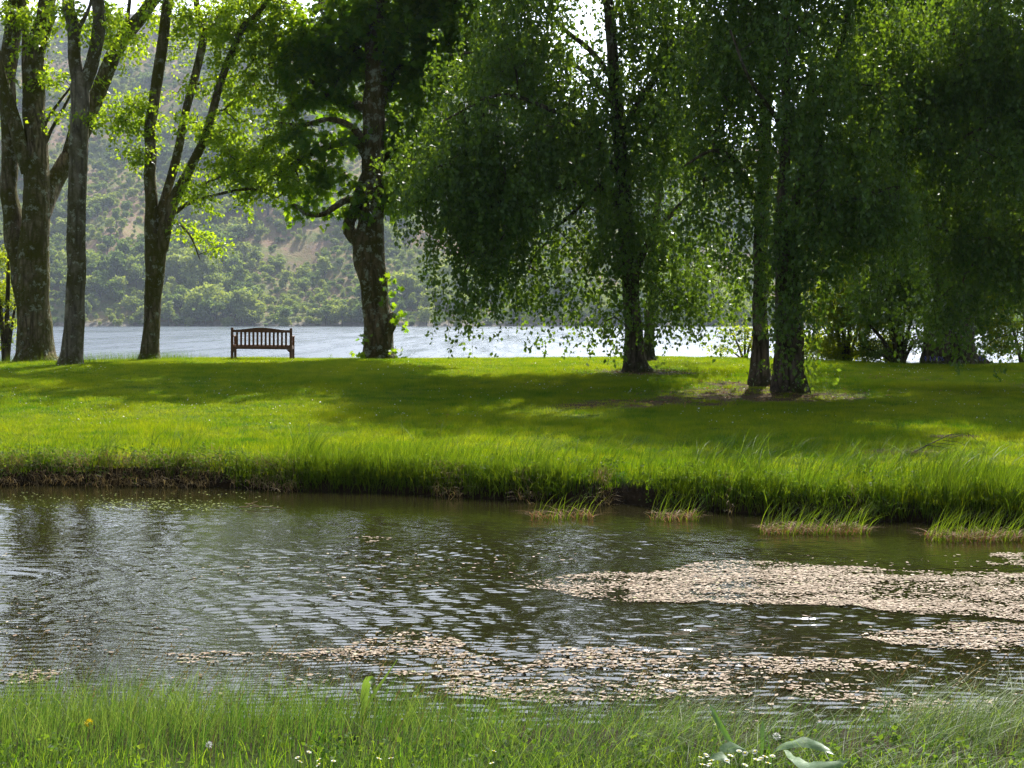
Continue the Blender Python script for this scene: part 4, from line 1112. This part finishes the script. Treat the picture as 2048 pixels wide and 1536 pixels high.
# ------------------------------------------------------------------ plants one can count on the near bank
def stem_from(loc, h, lean=(0, 0), r=.002):
    m = MB(); tube(m, [(0, 0, -.03), (lean[0] * .4, lean[1] * .4, h * .5), (lean[0], lean[1], h)], [r, r * .9, r * .8], 5, cap=False); return m


def near_pt(px, py):
    """ground point below a flower head seen at px,py: head about 0.16 m up"""
    for D in np.linspace(4.6, 7, 400):
        p = P(px, py, D); g = height(p[0], p[1])
        if p[2] - g < .17: break
    return p, float(g)


def flower(kind, px, py, label, group, size):
    p, g = near_pt(px, py)
    h = p[2] - g
    o = thing({"daisy": "daisy", "clover": "clover_flower", "dandelion": "dandelion"}[kind], (p[0], p[1], g), label, "flower", group)
    stem_from(None, h).build("stem", M['foregrass'], o)
    m = MB()
    if kind == "daisy":
        n = 18; a = np.arange(n) * 2 * PI / n
        d = norm(np.stack([np.cos(a), np.sin(a), .25 + 0 * a], -1)); tlt = rng.normal(size=2) * .3
        d[:, 2] += d[:, 0] * tlt[0] + d[:, 1] * tlt[1]
        leaves_diamond(m, np.tile([[0, 0, h]], (n, 1)), norm(d), np.tile([[0, 0, 1.]], (n, 1)), np.full(n, size * .5), np.full(n, size * .16), np.full(n, .5))
        m.build("petals", M['petal'], o)
        m2 = MB(); tube(m2, [(0, 0, h - .001), (0, 0, h + .003), (0, 0, h + .005)], [size * .16, size * .15, size * .06], 8); m2.build("flower_centre", M['yellow'], o)
    else:
        n = 70; d = rdir(n, .5)
        c = np.array([0, 0, h]) + d * size * .22
        leaves_diamond(m, c, d, rdir(n), np.full(n, size * .38), np.full(n, size * .14), np.full(n, .5))
        m.build("flower_head", M['petal' if kind == "clover" else 'yellow'], o)


for k, (px, py) in enumerate([(1402, 1516), (1412, 1511), (1478, 1503), (1490, 1507), (1510, 1504), (1512, 1520), (1522, 1518), (1530, 1514), (1545, 1513), (1536, 1527), (1405, 1530), (1419, 1530), (1461, 1512), (1423, 1522), (1454, 1522), (1490, 1531)]):
    flower("daisy", px, py, "white daisy in the cluster of daisies below the dock plant", "daisies clustered by the dock plant", .026)
for k, (px, py) in enumerate([(618, 1505), (595, 1516), (600, 1524), (638, 1520), (758, 1518), (782, 1517), (637, 1530), (667, 1523), (984, 1527), (988, 1503)]):
    flower("daisy", px, py, "small white daisy scattered in the near grass left of the dock plant", "scattered daisies in the near grass", .022)
flower("clover", 1553, 1473, "round cream clover head standing above the curled pale dock leaf", None, .03)
flower("clover", 418, 1490, "pinkish white clover head low in the grass at left", None, .026)
flower("dandelion", 178, 1446, "single yellow dandelion head in the grass at lower left", None, .034)


def ribbon(mb, pts, w, cup=.15, n=22, wav=0.0, face=None):
    """leaf blade: a cupped, pointed strip along pts with width profile w"""
    p, r = spline(np.array(pts, float), np.array(w, float), .02)
    tan = norm(np.gradient(p, axis=0)); up = np.array(face if face is not None else [0, 0, 1.0])
    s = norm(np.cross(tan, up)); nn = np.cross(s, tan)
    cols = np.linspace(-1, 1, 7)
    k = np.arange(len(p))
    V = p[:, None] + s[:, None] * (r[:, None] * cols)[..., None] + nn[:, None] * ((np.abs(cols) ** 1.6)[None] * r[:, None] * cup + wav * np.sin(k * 1.1)[:, None] * (np.abs(cols) ** 2)[None] * .6)[..., None]
    N = 7; i = np.arange(len(p) - 1)[:, None] * N; j = np.arange(N - 1)[None]
    mb.add(V.reshape(-1, 3), np.stack([i + j, i + j + 1, i + N + j + 1, i + N + j], -1).reshape(-1, 4), .45)


t = NT("dock_leaf_surface")
v = t.coord((1, 1, 1)); n1 = t.noise(v, 30, 4, .6)
c = t.ramp(n1, [(.3, (.11, .2, .07)), (.7, (.27, .36, .2))])
b = t.bsdf(c, .38, .7, t.bump(n1, .4, .006)); tr = t.n("ShaderNodeBsdfTranslucent"); tr.inputs[0].default_value = (.2, .4, .03, 1)
mx = t.n("ShaderNodeMixShader"); mx.inputs[0].default_value = .3; t.l(b.outputs[0], mx.inputs[1]); t.l(tr.outputs[0], mx.inputs[2])
M['dock'] = t.done(mx.outputs[0])
dk = P(1500, 1530, 5.45); dk[2] = height(dk[0], dk[1])
root = thing("dock_plant", dk, "broad-leaved dock plant with pale curled leaves at lower right", "plant")
q = lambda px, py, D: P(px, py, D) - dk
for pts, w, cup, face in (([q(1480, 1510, 5.45), q(1452, 1468, 5.5), q(1432, 1432, 5.55), q(1416, 1403, 5.6)], (.005, .012, .011, .001), .55, (-.6, -1, .2)),
                          ([q(1522, 1510, 5.5), q(1524, 1465, 5.52), q(1526, 1436, 5.55)], (.006, .011, .001), .5, (.3, -1, .1)),
                          ([q(1545, 1505, 5.5), q(1570, 1490, 5.45), q(1605, 1484, 5.4), q(1640, 1492, 5.4), q(1672, 1512, 5.35)], (.006, .020, .026, .020, .001), -.14, (.1, -.75, 1)),
                          ([q(1570, 1500, 5.4), q(1590, 1518, 5.25), q(1620, 1532, 5.15), q(1668, 1530, 5.1), q(1700, 1520, 5.1)], (.006, .018, .024, .020, .001), -.12, (-.1, -.8, 1)),
                          ([q(1440, 1500, 5.4), q(1462, 1494, 5.4), q(1492, 1500, 5.4)], (.014, .026, .002), -.1, (0, -.8, 1)),
                          ([q(1420, 1520, 5.3), q(1440, 1512, 5.3), q(1462, 1530, 5.25)], (.008, .022, .002), -.1, (0, -.7, 1))):
    m = MB(); ribbon(m, pts, w, cup, wav=.006, face=face); m.build("leaf", M['dock'], root)
fl = P(735, 1420, 6.35); fl[2] = height(fl[0], fl[1])
root = thing("broad_leaf_plant", fl, "bright folded broad blade bending over among near grass, left of centre", "plant")
q2 = lambda px, py, D: P(px, py, D) - fl
for pts, w in (([q2(727, 1440, 6.35), q2(729, 1395, 6.35), q2(733, 1368, 6.33), q2(740, 1357, 6.28), q2(746, 1368, 6.22), q2(750, 1398, 6.2)], (.012, .017, .02, .018, .012, .001)), ([q2(730, 1440, 6.36), q2(738, 1405, 6.38), q2(760, 1370, 6.4), q2(795, 1318, 6.42)], (.006, .008, .007, .001))):
    m = MB(); ribbon(m, pts, w, .3, face=(.2, -1, .1)); m.build("leaf", M['foregrass'], root)

# ------------------------------------------------------------------ grass islands standing in the pond
def water_pt(px, py): return P(px, py, CAMZ / ((py - HOR) / F))


def clump(px0, px1, py, n, label, lean=.5, hmax=.3):
    a = water_pt(px0, py); b_ = water_pt(px1, py); c = (a + b_) / 2
    o = thing("water_grass_clump", (c[0], c[1], 0), label, "grass clump", "grass clumps standing in the pond")
    m = MB(); u = rng.random(n)
    x = (a[0] - c[0]) + (b_[0] - a[0]) * u; y = rng.normal(size=n) * .09 + (a[1] - c[1]) + (b_[1] - a[1]) * u
    bs = np.stack([x, y, np.full(n, -.03)], -1)
    blades(m, bs, rng.uniform(.35, 1, n) * hmax, rng.uniform(.006, .011, n), rng.normal(size=n) * .45, rng.uniform(.3, 1.1, n) * lean * 1.2, np.clip(.75 + .2 * rng.normal(size=n), 0, 1), 4)
    m.build("green_blades", M['tallgrass'], o)
    m = MB(); k = max(int(n * 1.4), 120); u = rng.random(k)
    x = (a[0] - c[0]) + (b_[0] - a[0]) * u; y = rng.normal(size=k) * .11 + (a[1] - c[1]) + (b_[1] - a[1]) * u
    blades(m, np.stack([x, y, rng.uniform(0, .03, k)], -1), rng.uniform(.05, .17, k), rng.uniform(.005, .012, k), rng.normal(size=k) * 1.0 + rng.integers(0, 2, k) * PI, rng.uniform(.9, 2.2, k), rng.random(k), 3)
    m.build("dry_base", M['reedstraw'], o)


clump(1062, 1185, 1039, 46, "sparse grass clump growing in the water, farthest left of four", .55, .42)
clump(1300, 1395, 1041, 60, "small tuft of grass in the water, second from left", .55, .46)
clump(1520, 1735, 1068, 260, "wide yellowing grass island with straw base in the water, third from left", .6, .42)
clump(1848, 2060, 1082, 240, "wide grass island with upright straw at the right edge of the pond", .55, .46)

# ------------------------------------------------------------------ floating leaves
POLY = [([(1040, 1178), (1110, 1158), (1210, 1150), (1300, 1152), (1400, 1130), (1470, 1122), (1600, 1128), (1750, 1143), (2070, 1150), (2070, 1246), (1850, 1238), (1780, 1232), (1700, 1216), (1550, 1218), (1400, 1205), (1250, 1216), (1150, 1200)], .80),
        ([(1720, 1276), (1850, 1262), (2070, 1250), (2070, 1302), (1880, 1306), (1780, 1292)], .62),
        ([(300, 1322), (480, 1312), (690, 1302), (760, 1270), (850, 1266), (930, 1288), (900, 1308), (1000, 1322), (1070, 1345), (1020, 1362), (800, 1362), (720, 1336), (560, 1332), (290, 1332), (420, 1318), (640, 1322)], .44),
        ([(1080, 1305), (1300, 1300), (1380, 1315), (1800, 1332), (1850, 1350), (1500, 1354), (1250, 1342), (1050, 1340)], .42),
        ([(900, 1362), (1020, 1352), (1250, 1352), (1650, 1365), (1900, 1405), (1900, 1435), (1500, 1400), (1100, 1415), (880, 1395)], .38),
        ([(-20, 1345), (130, 1345), (95, 1372), (-20, 1380)], .4), ([(675, 1082), (720, 1076), (770, 1077), (775, 1082), (720, 1084)], .6), ([(1960, 1128), (2000, 1114), (2070, 1110), (2070, 1132), (1990, 1134)], .7),
        ([(1500, 1062), (1620, 1054), (1660, 1060), (1560, 1070)], .35), ([(570, 1360), (680, 1355), (700, 1375), (600, 1385)], .2), ([(1700, 1400), (1990, 1405), (1990, 1440), (1750, 1430)], .22)]


m = MB()
n = 400000
X = rng.uniform(-4.5, 5.2, n); Y = rng.uniform(6.9, 13.5, n)
py = HOR + CAMZ / Y * F; px = 1024 + X / Y * F        # pond outlines measured on the photograph, laid out on the pond itself
wx = px + 26 * (fbm(X * 2.2, Y * 2.2, 3, 111) - .5) * 2; wy = py + 9 * (fbm(X * 1.8, Y * 2.4, 3, 112) - .5) * 2
prob = np.zeros(n)
for poly, den in POLY:
    prob = np.maximum(prob, in_poly(wx, wy, poly) * den)
cl = fbm(X * 3.0, Y * 3.0, 3, 113)
prob = prob * smooth(.28, .46, cl + .14 * (prob > .7)) * np.where((py < 1260) & (px < 1260), .55, 1) * .62 * (.35 + 1.1 * smooth(.35, .6, fbm(X * 1.6, Y * 7, 3, 117)))
prob = np.maximum(prob, .006 * (py > 1110) * (fbm(X, Y, 2, 115) > .5))
ok = rng.random(n) < prob
X, Y = X[ok], Y[ok]; n = len(X)
L = rng.uniform(.013, .036, n) * np.where(rng.random(n) < .2, 1.6, 1) ; W = L * rng.uniform(.35, .65, n); az = rng.uniform(0, 2 * PI, n)
s6 = np.array([(0, -.5), (.42, -.22), (.46, .12), (0, .5), (-.46, .12), (-.42, -.22)])
ca, sa = np.cos(az), np.sin(az)
lx = s6[None, :, 0] * W[:, None] * 2 * .5; ly = s6[None, :, 1] * L[:, None]
tx, ty = rng.normal(size=n) * .045, rng.normal(size=n) * .045
Vx = X[:, None] + lx * ca[:, None] - ly * sa[:, None]; Vy = Y[:, None] + lx * sa[:, None] + ly * ca[:, None]
Vz = .005 + ripples(X, Y)[:, None] + rng.uniform(0, .006, n)[:, None] + lx * tx[:, None] + ly * ty[:, None] + np.abs(ly) * .025
m.add(np.stack([Vx, Vy, Vz], -1).reshape(-1, 3), np.arange(n * 6).reshape(-1, 6), np.repeat(np.clip(rng.beta(3, 3, n) + (rng.random(n) < .03) * .4 - (rng.random(n) < .05) * .6, 0, .95), 6))
# pale specks by the far bank
n2 = 240; px = rng.normal(size=n2) * 75 + 300; py = 1012 + rng.normal(size=n2) * 7 + (px - 300) * .01
px = np.r_[px, rng.uniform(0, 560, 180)]; py = np.r_[py, rng.uniform(985, 1018, 180)]; n2 = len(px)
p = water_pt(px, py); az = rng.uniform(0, 6.28, n2); R_ = rng.uniform(.006, .013, n2)
th = np.arange(6) * PI / 3
m.add(np.stack([p[:, 0:1] + R_[:, None] * np.cos(th), p[:, 1:2] + R_[:, None] * np.sin(th), np.full((n2, 6), .004)], -1).reshape(-1, 3), np.arange(n2 * 6).reshape(-1, 6), 1.0)
tag(m.build("floating_leaves", M['pad']), "tan floating pondweed leaves drifting in patches on the pond", "floating leaves", kind="stuff")
# drifting stems of grass lying on the water
m = MB()
for k in range(46):
    px0 = rng.uniform(1230, 1600); py0 = 1243 + (px0 - 1250) * .05 + rng.uniform(0, 45)
    if k > 34: px0, py0 = rng.uniform(1780, 1950), rng.uniform(1302, 1332)
    a = water_pt(px0, py0); L = rng.uniform(.25, .8); ang = rng.normal() * .35 - .15
    tt = np.linspace(0, 1, 7)[:, None]; dirv = np.array([math.cos(ang), math.sin(ang), 0]); side = np.array([-dirv[1], dirv[0], 0])
    pts = a + dirv * L * tt + side * L * .15 * np.sin(tt * PI) * rng.normal() + np.array([0, 0, .012])
    tube(m, pts, np.linspace(.004, .0015, 7), 4, cap=False, tint=rng.random() * .6)
tag(m.build("drifting_stems", M['straw']), "thin straw-coloured stems lying on the dark water", "floating stems", kind="stuff")
# broken reed floating by the far bank
rp = water_pt(505, 1018)
root = thing("broken_reed", (rp[0], rp[1], 0), "broken reed floating near the far bank below the bench", "reed")
m = MB()
for a0, b0 in (((478, 1019), (565, 1021)), ((492, 1019), (515, 1004)), ((490, 1012), (520, 1018))):
    A = water_pt(*a0); B = P(b0[0], b0[1], A[1]) if b0[1] < 1012 else water_pt(*b0)
    A[2] = max(A[2], .012); B[2] = max(B[2], .012)
    tube(m, [A - rp, (A + B) / 2 - rp + [0, 0, .01], B - rp], [.006, .006, .003], 5, tint=.5)
m.build("stem", M['straw'], root)

# fallen branch and dead patch on the lawn
fb = ground_at(1830, 906, 17)
root = thing("fallen_branch", fb, "thin bare twig branch lying on the lawn at right", "branch")
m = MB()
def lp(px, py, h=.05):
    p = ground_at(px, py, 15.5, 30); return p - fb + np.array([0, 0, h])
tube(m, [lp(1830, 908, .03), lp(1865, 896, .07), lp(1900, 887, .12), lp(1935, 884, .12), lp(1955, 890, .05)], [.009, .008, .006, .004, .002], 6)
for a0, b0, c0 in (((1865, 896), (1890, 897), (1930, 898)), ((1885, 891), (1915, 893), (1945, 903)), ((1850, 901), (1880, 903), (1905, 906)), ((1900, 887), (1925, 878), (1945, 876))):
    tube(m, [lp(*a0, .07), lp(*b0, .06), lp(*c0, .04)], [.005, .004, .002], 5)
m.build("twigs", M['twig'], root)
m = MB(); n = 500
dp = ground_at(1805, 908, 15)
x = dp[0] + rng.normal(size=n) * .22; y = dp[1] + rng.normal(size=n) * .10
blades(m, np.stack([x, y, height(x, y)], -1), rng.uniform(.04, .1, n), rng.uniform(.006, .012, n), rng.uniform(0, 6.28, n), rng.uniform(.6, 1.8, n), rng.random(n) * .6, 3)
tag(m.build("dead_grass_patch", M['straw'], None), "rusty brown patch of dead grass beside the fallen branch", "dead grass", kind="stuff")
# lone weed on the crest and bluebells at the broad trunk
wp = ground_at(660, 720, 30)
root = thing("thin_weed", wp, "lone dark weed sprig on the crest between bench and maple", "weed")
stem_from(None, .16, (.02, 0), .004).build("stem", M['twig'], root)
m = MB(); nd = np.array([(.01, 0, .09), (.02, 0, .14), (.015, 0, .17)]); spray_leaves(m, nd, 4, .04, .05, .5); m.build("leaves", M['leaf_birch'], root)
for px, py in ((1838, 728), (1846, 729), (1853, 728), (1862, 730), (1934, 729), (1941, 728), (1947, 730), (1828, 729)):
    p = ground_at(px, py, 28, 39); p[1] -= .9; p[2] = height(p[0], p[1])
    root = thing("bluebell", p, "small violet bluebell flowering at the foot of the very broad trunk", "flower", "bluebells at the broad trunk")
    stem_from(None, .26, (.03, 0), .004).build("stem", M['tallgrass'], root)
    m = MB()
    for k in range(9):
        c = np.array([.03 + rng.normal() * .015, rng.normal() * .015, .27 - k * .013]); tube(m, [c, c + [.012, 0, -.012], c + [.018, 0, -.028]], [.003, .007, .010], 6)
    m.build("blossom", M['blue'], root)

# ------------------------------------------------------------------ trees across the loch
def far_tree_mesh(k):
    kind = ('pale', 'mid', 'dark')[k % 3]
    base_t = (.80, .48, .16)[k % 3]
    shp = k // 3
    H = (8.5, 10.5, 6.0)[shp]; rw = (3.6, 2.7, 3.2)[shp]; zc = (.58, .56, .5)[shp]
    r = np.random.default_rng(200 + k)
    nb = 13
    c = r.normal(size=(nb, 3)); c /= np.linalg.norm(c, axis=1, keepdims=True)
    c = c * (r.random((nb, 1)) ** .5) * np.array([rw, rw, H * .40]) * .72 + np.array([0, 0, H * zc])
    br = r.uniform(.26, .48, nb) * rw
    n = 620; b = r.integers(0, nb, n)
    q = r.normal(size=(n, 3)); q[:, 2] += .25; q /= np.linalg.norm(q, axis=1, keepdims=True)
    p = c[b] + q * (br[b] * r.uniform(.72, 1.05, n))[:, None]
    d = r.normal(size=(n, 3)); d /= np.linalg.norm(d, axis=1, keepdims=True)
    m = MB(); L = r.uniform(.5, 1.15, n)
    tint = np.clip(base_t + .13 * r.normal(size=n), 0, 1)
    leaves_diamond(m, p, d, norm(q + .5 * r.normal(size=(n, 3))), L, L * .8, tint, .1)
    mt = MB()
    tube(mt, [(0, 0, -.8), (.1, 0, H * .25), (-.1, .1, H * .5), (.05, 0, H * .8)], [.22, .18, .13, .05], 6)
    for q_ in range(4):
        a = q_ * 1.6 + k; tube(mt, [(0, 0, H * .28), (math.cos(a) * rw * .4, math.sin(a) * rw * .4, H * .5), (math.cos(a) * rw * .65, math.sin(a) * rw * .65, H * .68)], [.11, .08, .04], 4)
    return loose(m.build("crown", M['hill_leaf'])), loose(mt.build("trunk", M['twig'])), kind, H


FT = [far_tree_mesh(k) for k in range(9)]
n = 120000
X = rng.uniform(-640, 640, n); Y = rng.uniform(890, 1640, n)
ok = rng.random(n) < hill_cover(X, Y)
X, Y = X[ok], Y[ok]
cell = {}; keep = []
for i in range(len(X)):
    a, b_ = int(X[i] // 5.2), int(Y[i] // 5.2)
    if any((a + u, b_ + w) in cell and (X[cell[(a + u, b_ + w)]] - X[i]) ** 2 + (Y[cell[(a + u, b_ + w)]] - Y[i]) ** 2 < 24 for u in (-1, 0, 1) for w in (-1, 0, 1)): continue
    cell[(a, b_)] = i; keep.append(i)
X, Y = X[keep], Y[keep]
Z = hill_h(X, Y)
s_ = Y - shore(X); n = len(X)
kindk = ((vnoise(X * .03, Y * .03, 121) * 3.2 - .1 + rng.normal(size=n) * .7).clip(0, 2.99)).astype(int)
shp = rng.choice(3, n, p=(.45, .25, .30)); vid = shp * 3 + kindk
sc = np.clip(.78 * np.exp(.38 * rng.normal(size=n)), .3, 1.9) * (.7 + .75 * smooth(.40, .62, vnoise(X * .022, Y * .02, 125))) * np.where(s_ > 400, .8, 1) * (1.12 + .55 * smooth(170, 20, s_) * rng.random(n))
PXh = 1024 + F * X / Y
big = np.array([FT[v][3] for v in vid]) * sc / Y * ((PXh > 0) & (PXh < 1235) & ~((PXh > 35) & (PXh < 100)) & ~((PXh > 715) & (PXh < 785)) & ~((PXh > 130) & (PXh < 168)) & ~((PXh > 290) & (PXh < 322)))
big = big * (s_ < 260)
order = np.argsort(-big)[:290]
sel = np.zeros(n, bool); sel[order] = True
ZONE = [(130, "left of the grey trunk"), (295, "between grey and three-stemmed trunks"), (455, "left of the bench"), (590, "above the bench"), (720, "between bench and maple"), (900, "just right of the maple"), (3000, "behind the largest birch")]
for i in order:
    c_, t_, kd, H = FT[vid[i]]
    zone = next(w for lim, w in ZONE if PXh[i] < lim)
    where = "at the far waterline" if s_[i] < 45 else "low on the far slope"
    word = {'pale': 'pale green', 'mid': 'mid green', 'dark': 'dark green'}[kd] + " " + ("rounded", "tall", "low")[shp[i]]
    o = thing("far_tree", (X[i], Y[i], Z[i] - .2), "%s tree %s, %s" % (word, where, zone), "tree", "%s trees %s %s" % (word, where, zone))
    w_ = sc[i] * rng.uniform(.85, 1.35); o.scale = (w_, w_, sc[i]); o.rotation_euler = (0, 0, rng.uniform(0, 6.28))
    for src in (c_, t_):
        q_ = src.copy(); COL.objects.link(q_); q_.parent = o
rest = ~sel
for k in range(3):
    pass
pts = np.stack([X, Y, Z - .2], -1)[rest]; scr = sc[rest]; wid = (sc * rng.uniform(.85, 1.45, n))[rest]
wd = scatter("far_woodland", pts, rng.uniform(0, 6.28, len(pts)), np.stack([wid, wid, scr], -1), [f[0] for f in FT], M['hill_leaf'])
# each point picks the kind of tree its ground carries
order_src = vid[rest]
wd.data.attributes["pick"].data.foreach_set("value", order_src.astype(np.int32))
tag(wd, "hazy scattered woodland covering the slopes across the loch", "woodland", kind="stuff")
print("far trees", n)

# ------------------------------------------------------------------ light, sky, air
SUN_AZ, SUN_EL = math.radians(14), math.radians(47)
sd = Vector((math.sin(SUN_AZ) * math.cos(SUN_EL), math.cos(SUN_AZ) * math.cos(SUN_EL), math.sin(SUN_EL)))
sl = bpy.data.lights.new("sun", 'SUN'); sl.energy = 5.0; sl.angle = math.radians(.6); sl.color = (1, .95, .86)
so = bpy.data.objects.new("sun", sl); COL.objects.link(so)
so.rotation_euler = sd.to_track_quat('Z', 'Y').to_euler(); so.location = (20, 60, 80)
W = bpy.data.worlds.new("World"); SC.world = W; W.use_nodes = True
nt = W.node_tree; nt.nodes.clear()
wo = nt.nodes.new("ShaderNodeOutputWorld"); bg = nt.nodes.new("ShaderNodeBackground"); sky = nt.nodes.new("ShaderNodeTexSky")
sky.sky_type = 'NISHITA'; sky.sun_disc = False; sky.sun_elevation = SUN_EL; sky.sun_rotation = SUN_AZ
sky.air_density = 1.0; sky.dust_density = 1.5; sky.ozone_density = 1.0
tc = nt.nodes.new("ShaderNodeTexCoord"); mp = nt.nodes.new("ShaderNodeMapping"); mp.inputs["Scale"].default_value = (1, 1, 2.6)
nz = nt.nodes.new("ShaderNodeTexNoise"); nz.inputs["Scale"].default_value = 2.3; nz.inputs["Detail"].default_value = 7; nz.inputs["Roughness"].default_value = .6
rp_ = nt.nodes.new("ShaderNodeValToRGB"); rp_.color_ramp.elements[0].position = .28; rp_.color_ramp.elements[1].position = .54
mx = nt.nodes.new("ShaderNodeMix"); mx.data_type = 'RGBA'; mx.inputs[7].default_value = (9.0, 9.3, 9.8, 1)
lk = nt.links.new
CLOUD = 42.0
dt = nt.nodes.new("ShaderNodeVectorMath"); dt.operation = 'DOT_PRODUCT'; dt.inputs[1].default_value = (math.sin(SUN_AZ) * .88, math.cos(SUN_AZ) * .88, .47)
lk(tc.outputs["Generated"], dt.inputs[0])
def wm(op, a, b):
    q = nt.nodes.new("ShaderNodeMath"); q.operation = op
    for s_, i_ in ((a, 0), (b, 1)):
        if isinstance(s_, (int, float)): q.inputs[i_].default_value = s_
        else: lk(s_, q.inputs[i_])
    return q.outputs[0]
# thin cloud: bright where it lies towards the sun, dimmer away from it
cb = wm('ADD', 3.6, wm('MULTIPLY', wm('POWER', wm('MAXIMUM', dt.outputs["Value"], 0.0), 3.0), CLOUD))
cc = nt.nodes.new("ShaderNodeVectorMath"); cc.operation = 'SCALE'; cc.inputs[0].default_value = (.88, .96, 1.10); lk(cb, cc.inputs["Scale"]); lk(cc.outputs[0], mx.inputs[7])
lk(tc.outputs["Generated"], mp.inputs[0]); lk(mp.outputs[0], nz.inputs["Vector"]); lk(nz.outputs[0], rp_.inputs[0]); lk(rp_.outputs[0], mx.inputs[0])
lk(sky.outputs[0], mx.inputs[6]); lk(mx.outputs[2], bg.inputs[0]); lk(bg.outputs[0], wo.inputs[0])
bg.inputs["Strength"].default_value = .057

HAZE = .00011
if HAZE > 0:
    mh = bpy.data.materials.new("air"); mh.use_nodes = True; q_ = mh.node_tree; q_.nodes.clear()
    ho = q_.nodes.new("ShaderNodeOutputMaterial"); pv = q_.nodes.new("ShaderNodeVolumePrincipled")
    pv.inputs["Density"].default_value = HAZE; pv.inputs["Color"].default_value = (.72, .84, 1.0, 1); pv.inputs["Anisotropy"].default_value = .2
    q_.links.new(pv.outputs[0], ho.inputs["Volume"])
    m = MB()
    x0, x1, y0, y1, z0, z1 = -1700, 1700, -60, 2400, -36, 520
    m.add([(x0, y0, z0), (x1, y0, z0), (x1, y1, z0), (x0, y1, z0), (x0, y0, z1), (x1, y0, z1), (x1, y1, z1), (x0, y1, z1)],
          [(0, 3, 2, 1), (4, 5, 6, 7), (0, 1, 5, 4), (1, 2, 6, 5), (2, 3, 7, 6), (3, 0, 4, 7)])
    hz = m.build("haze", mh, None, None, False); tag(hz, "pale haze hanging over the loch and the far hill", "haze", kind="stuff")

vs = SC.view_settings
vs.view_transform = 'Standard'; vs.look = 'None'; vs.gamma = 1; vs.exposure = 0.87
SC.display_settings.display_device = 'sRGB'
cy = SC.cycles
cy.max_bounces = 7; cy.diffuse_bounces = 3; cy.glossy_bounces = 3; cy.transmission_bounces = 4; cy.volume_bounces = 0
cy.caustics_reflective = False; cy.caustics_refractive = False
cy.sample_clamp_indirect = 4
cy.use_denoising = True
cy.denoising_prefilter = 'NONE'
print("tris", sum(len(o.data.loops) - 2 * len(o.data.polygons) for o in SC.objects if o.type == 'MESH'))
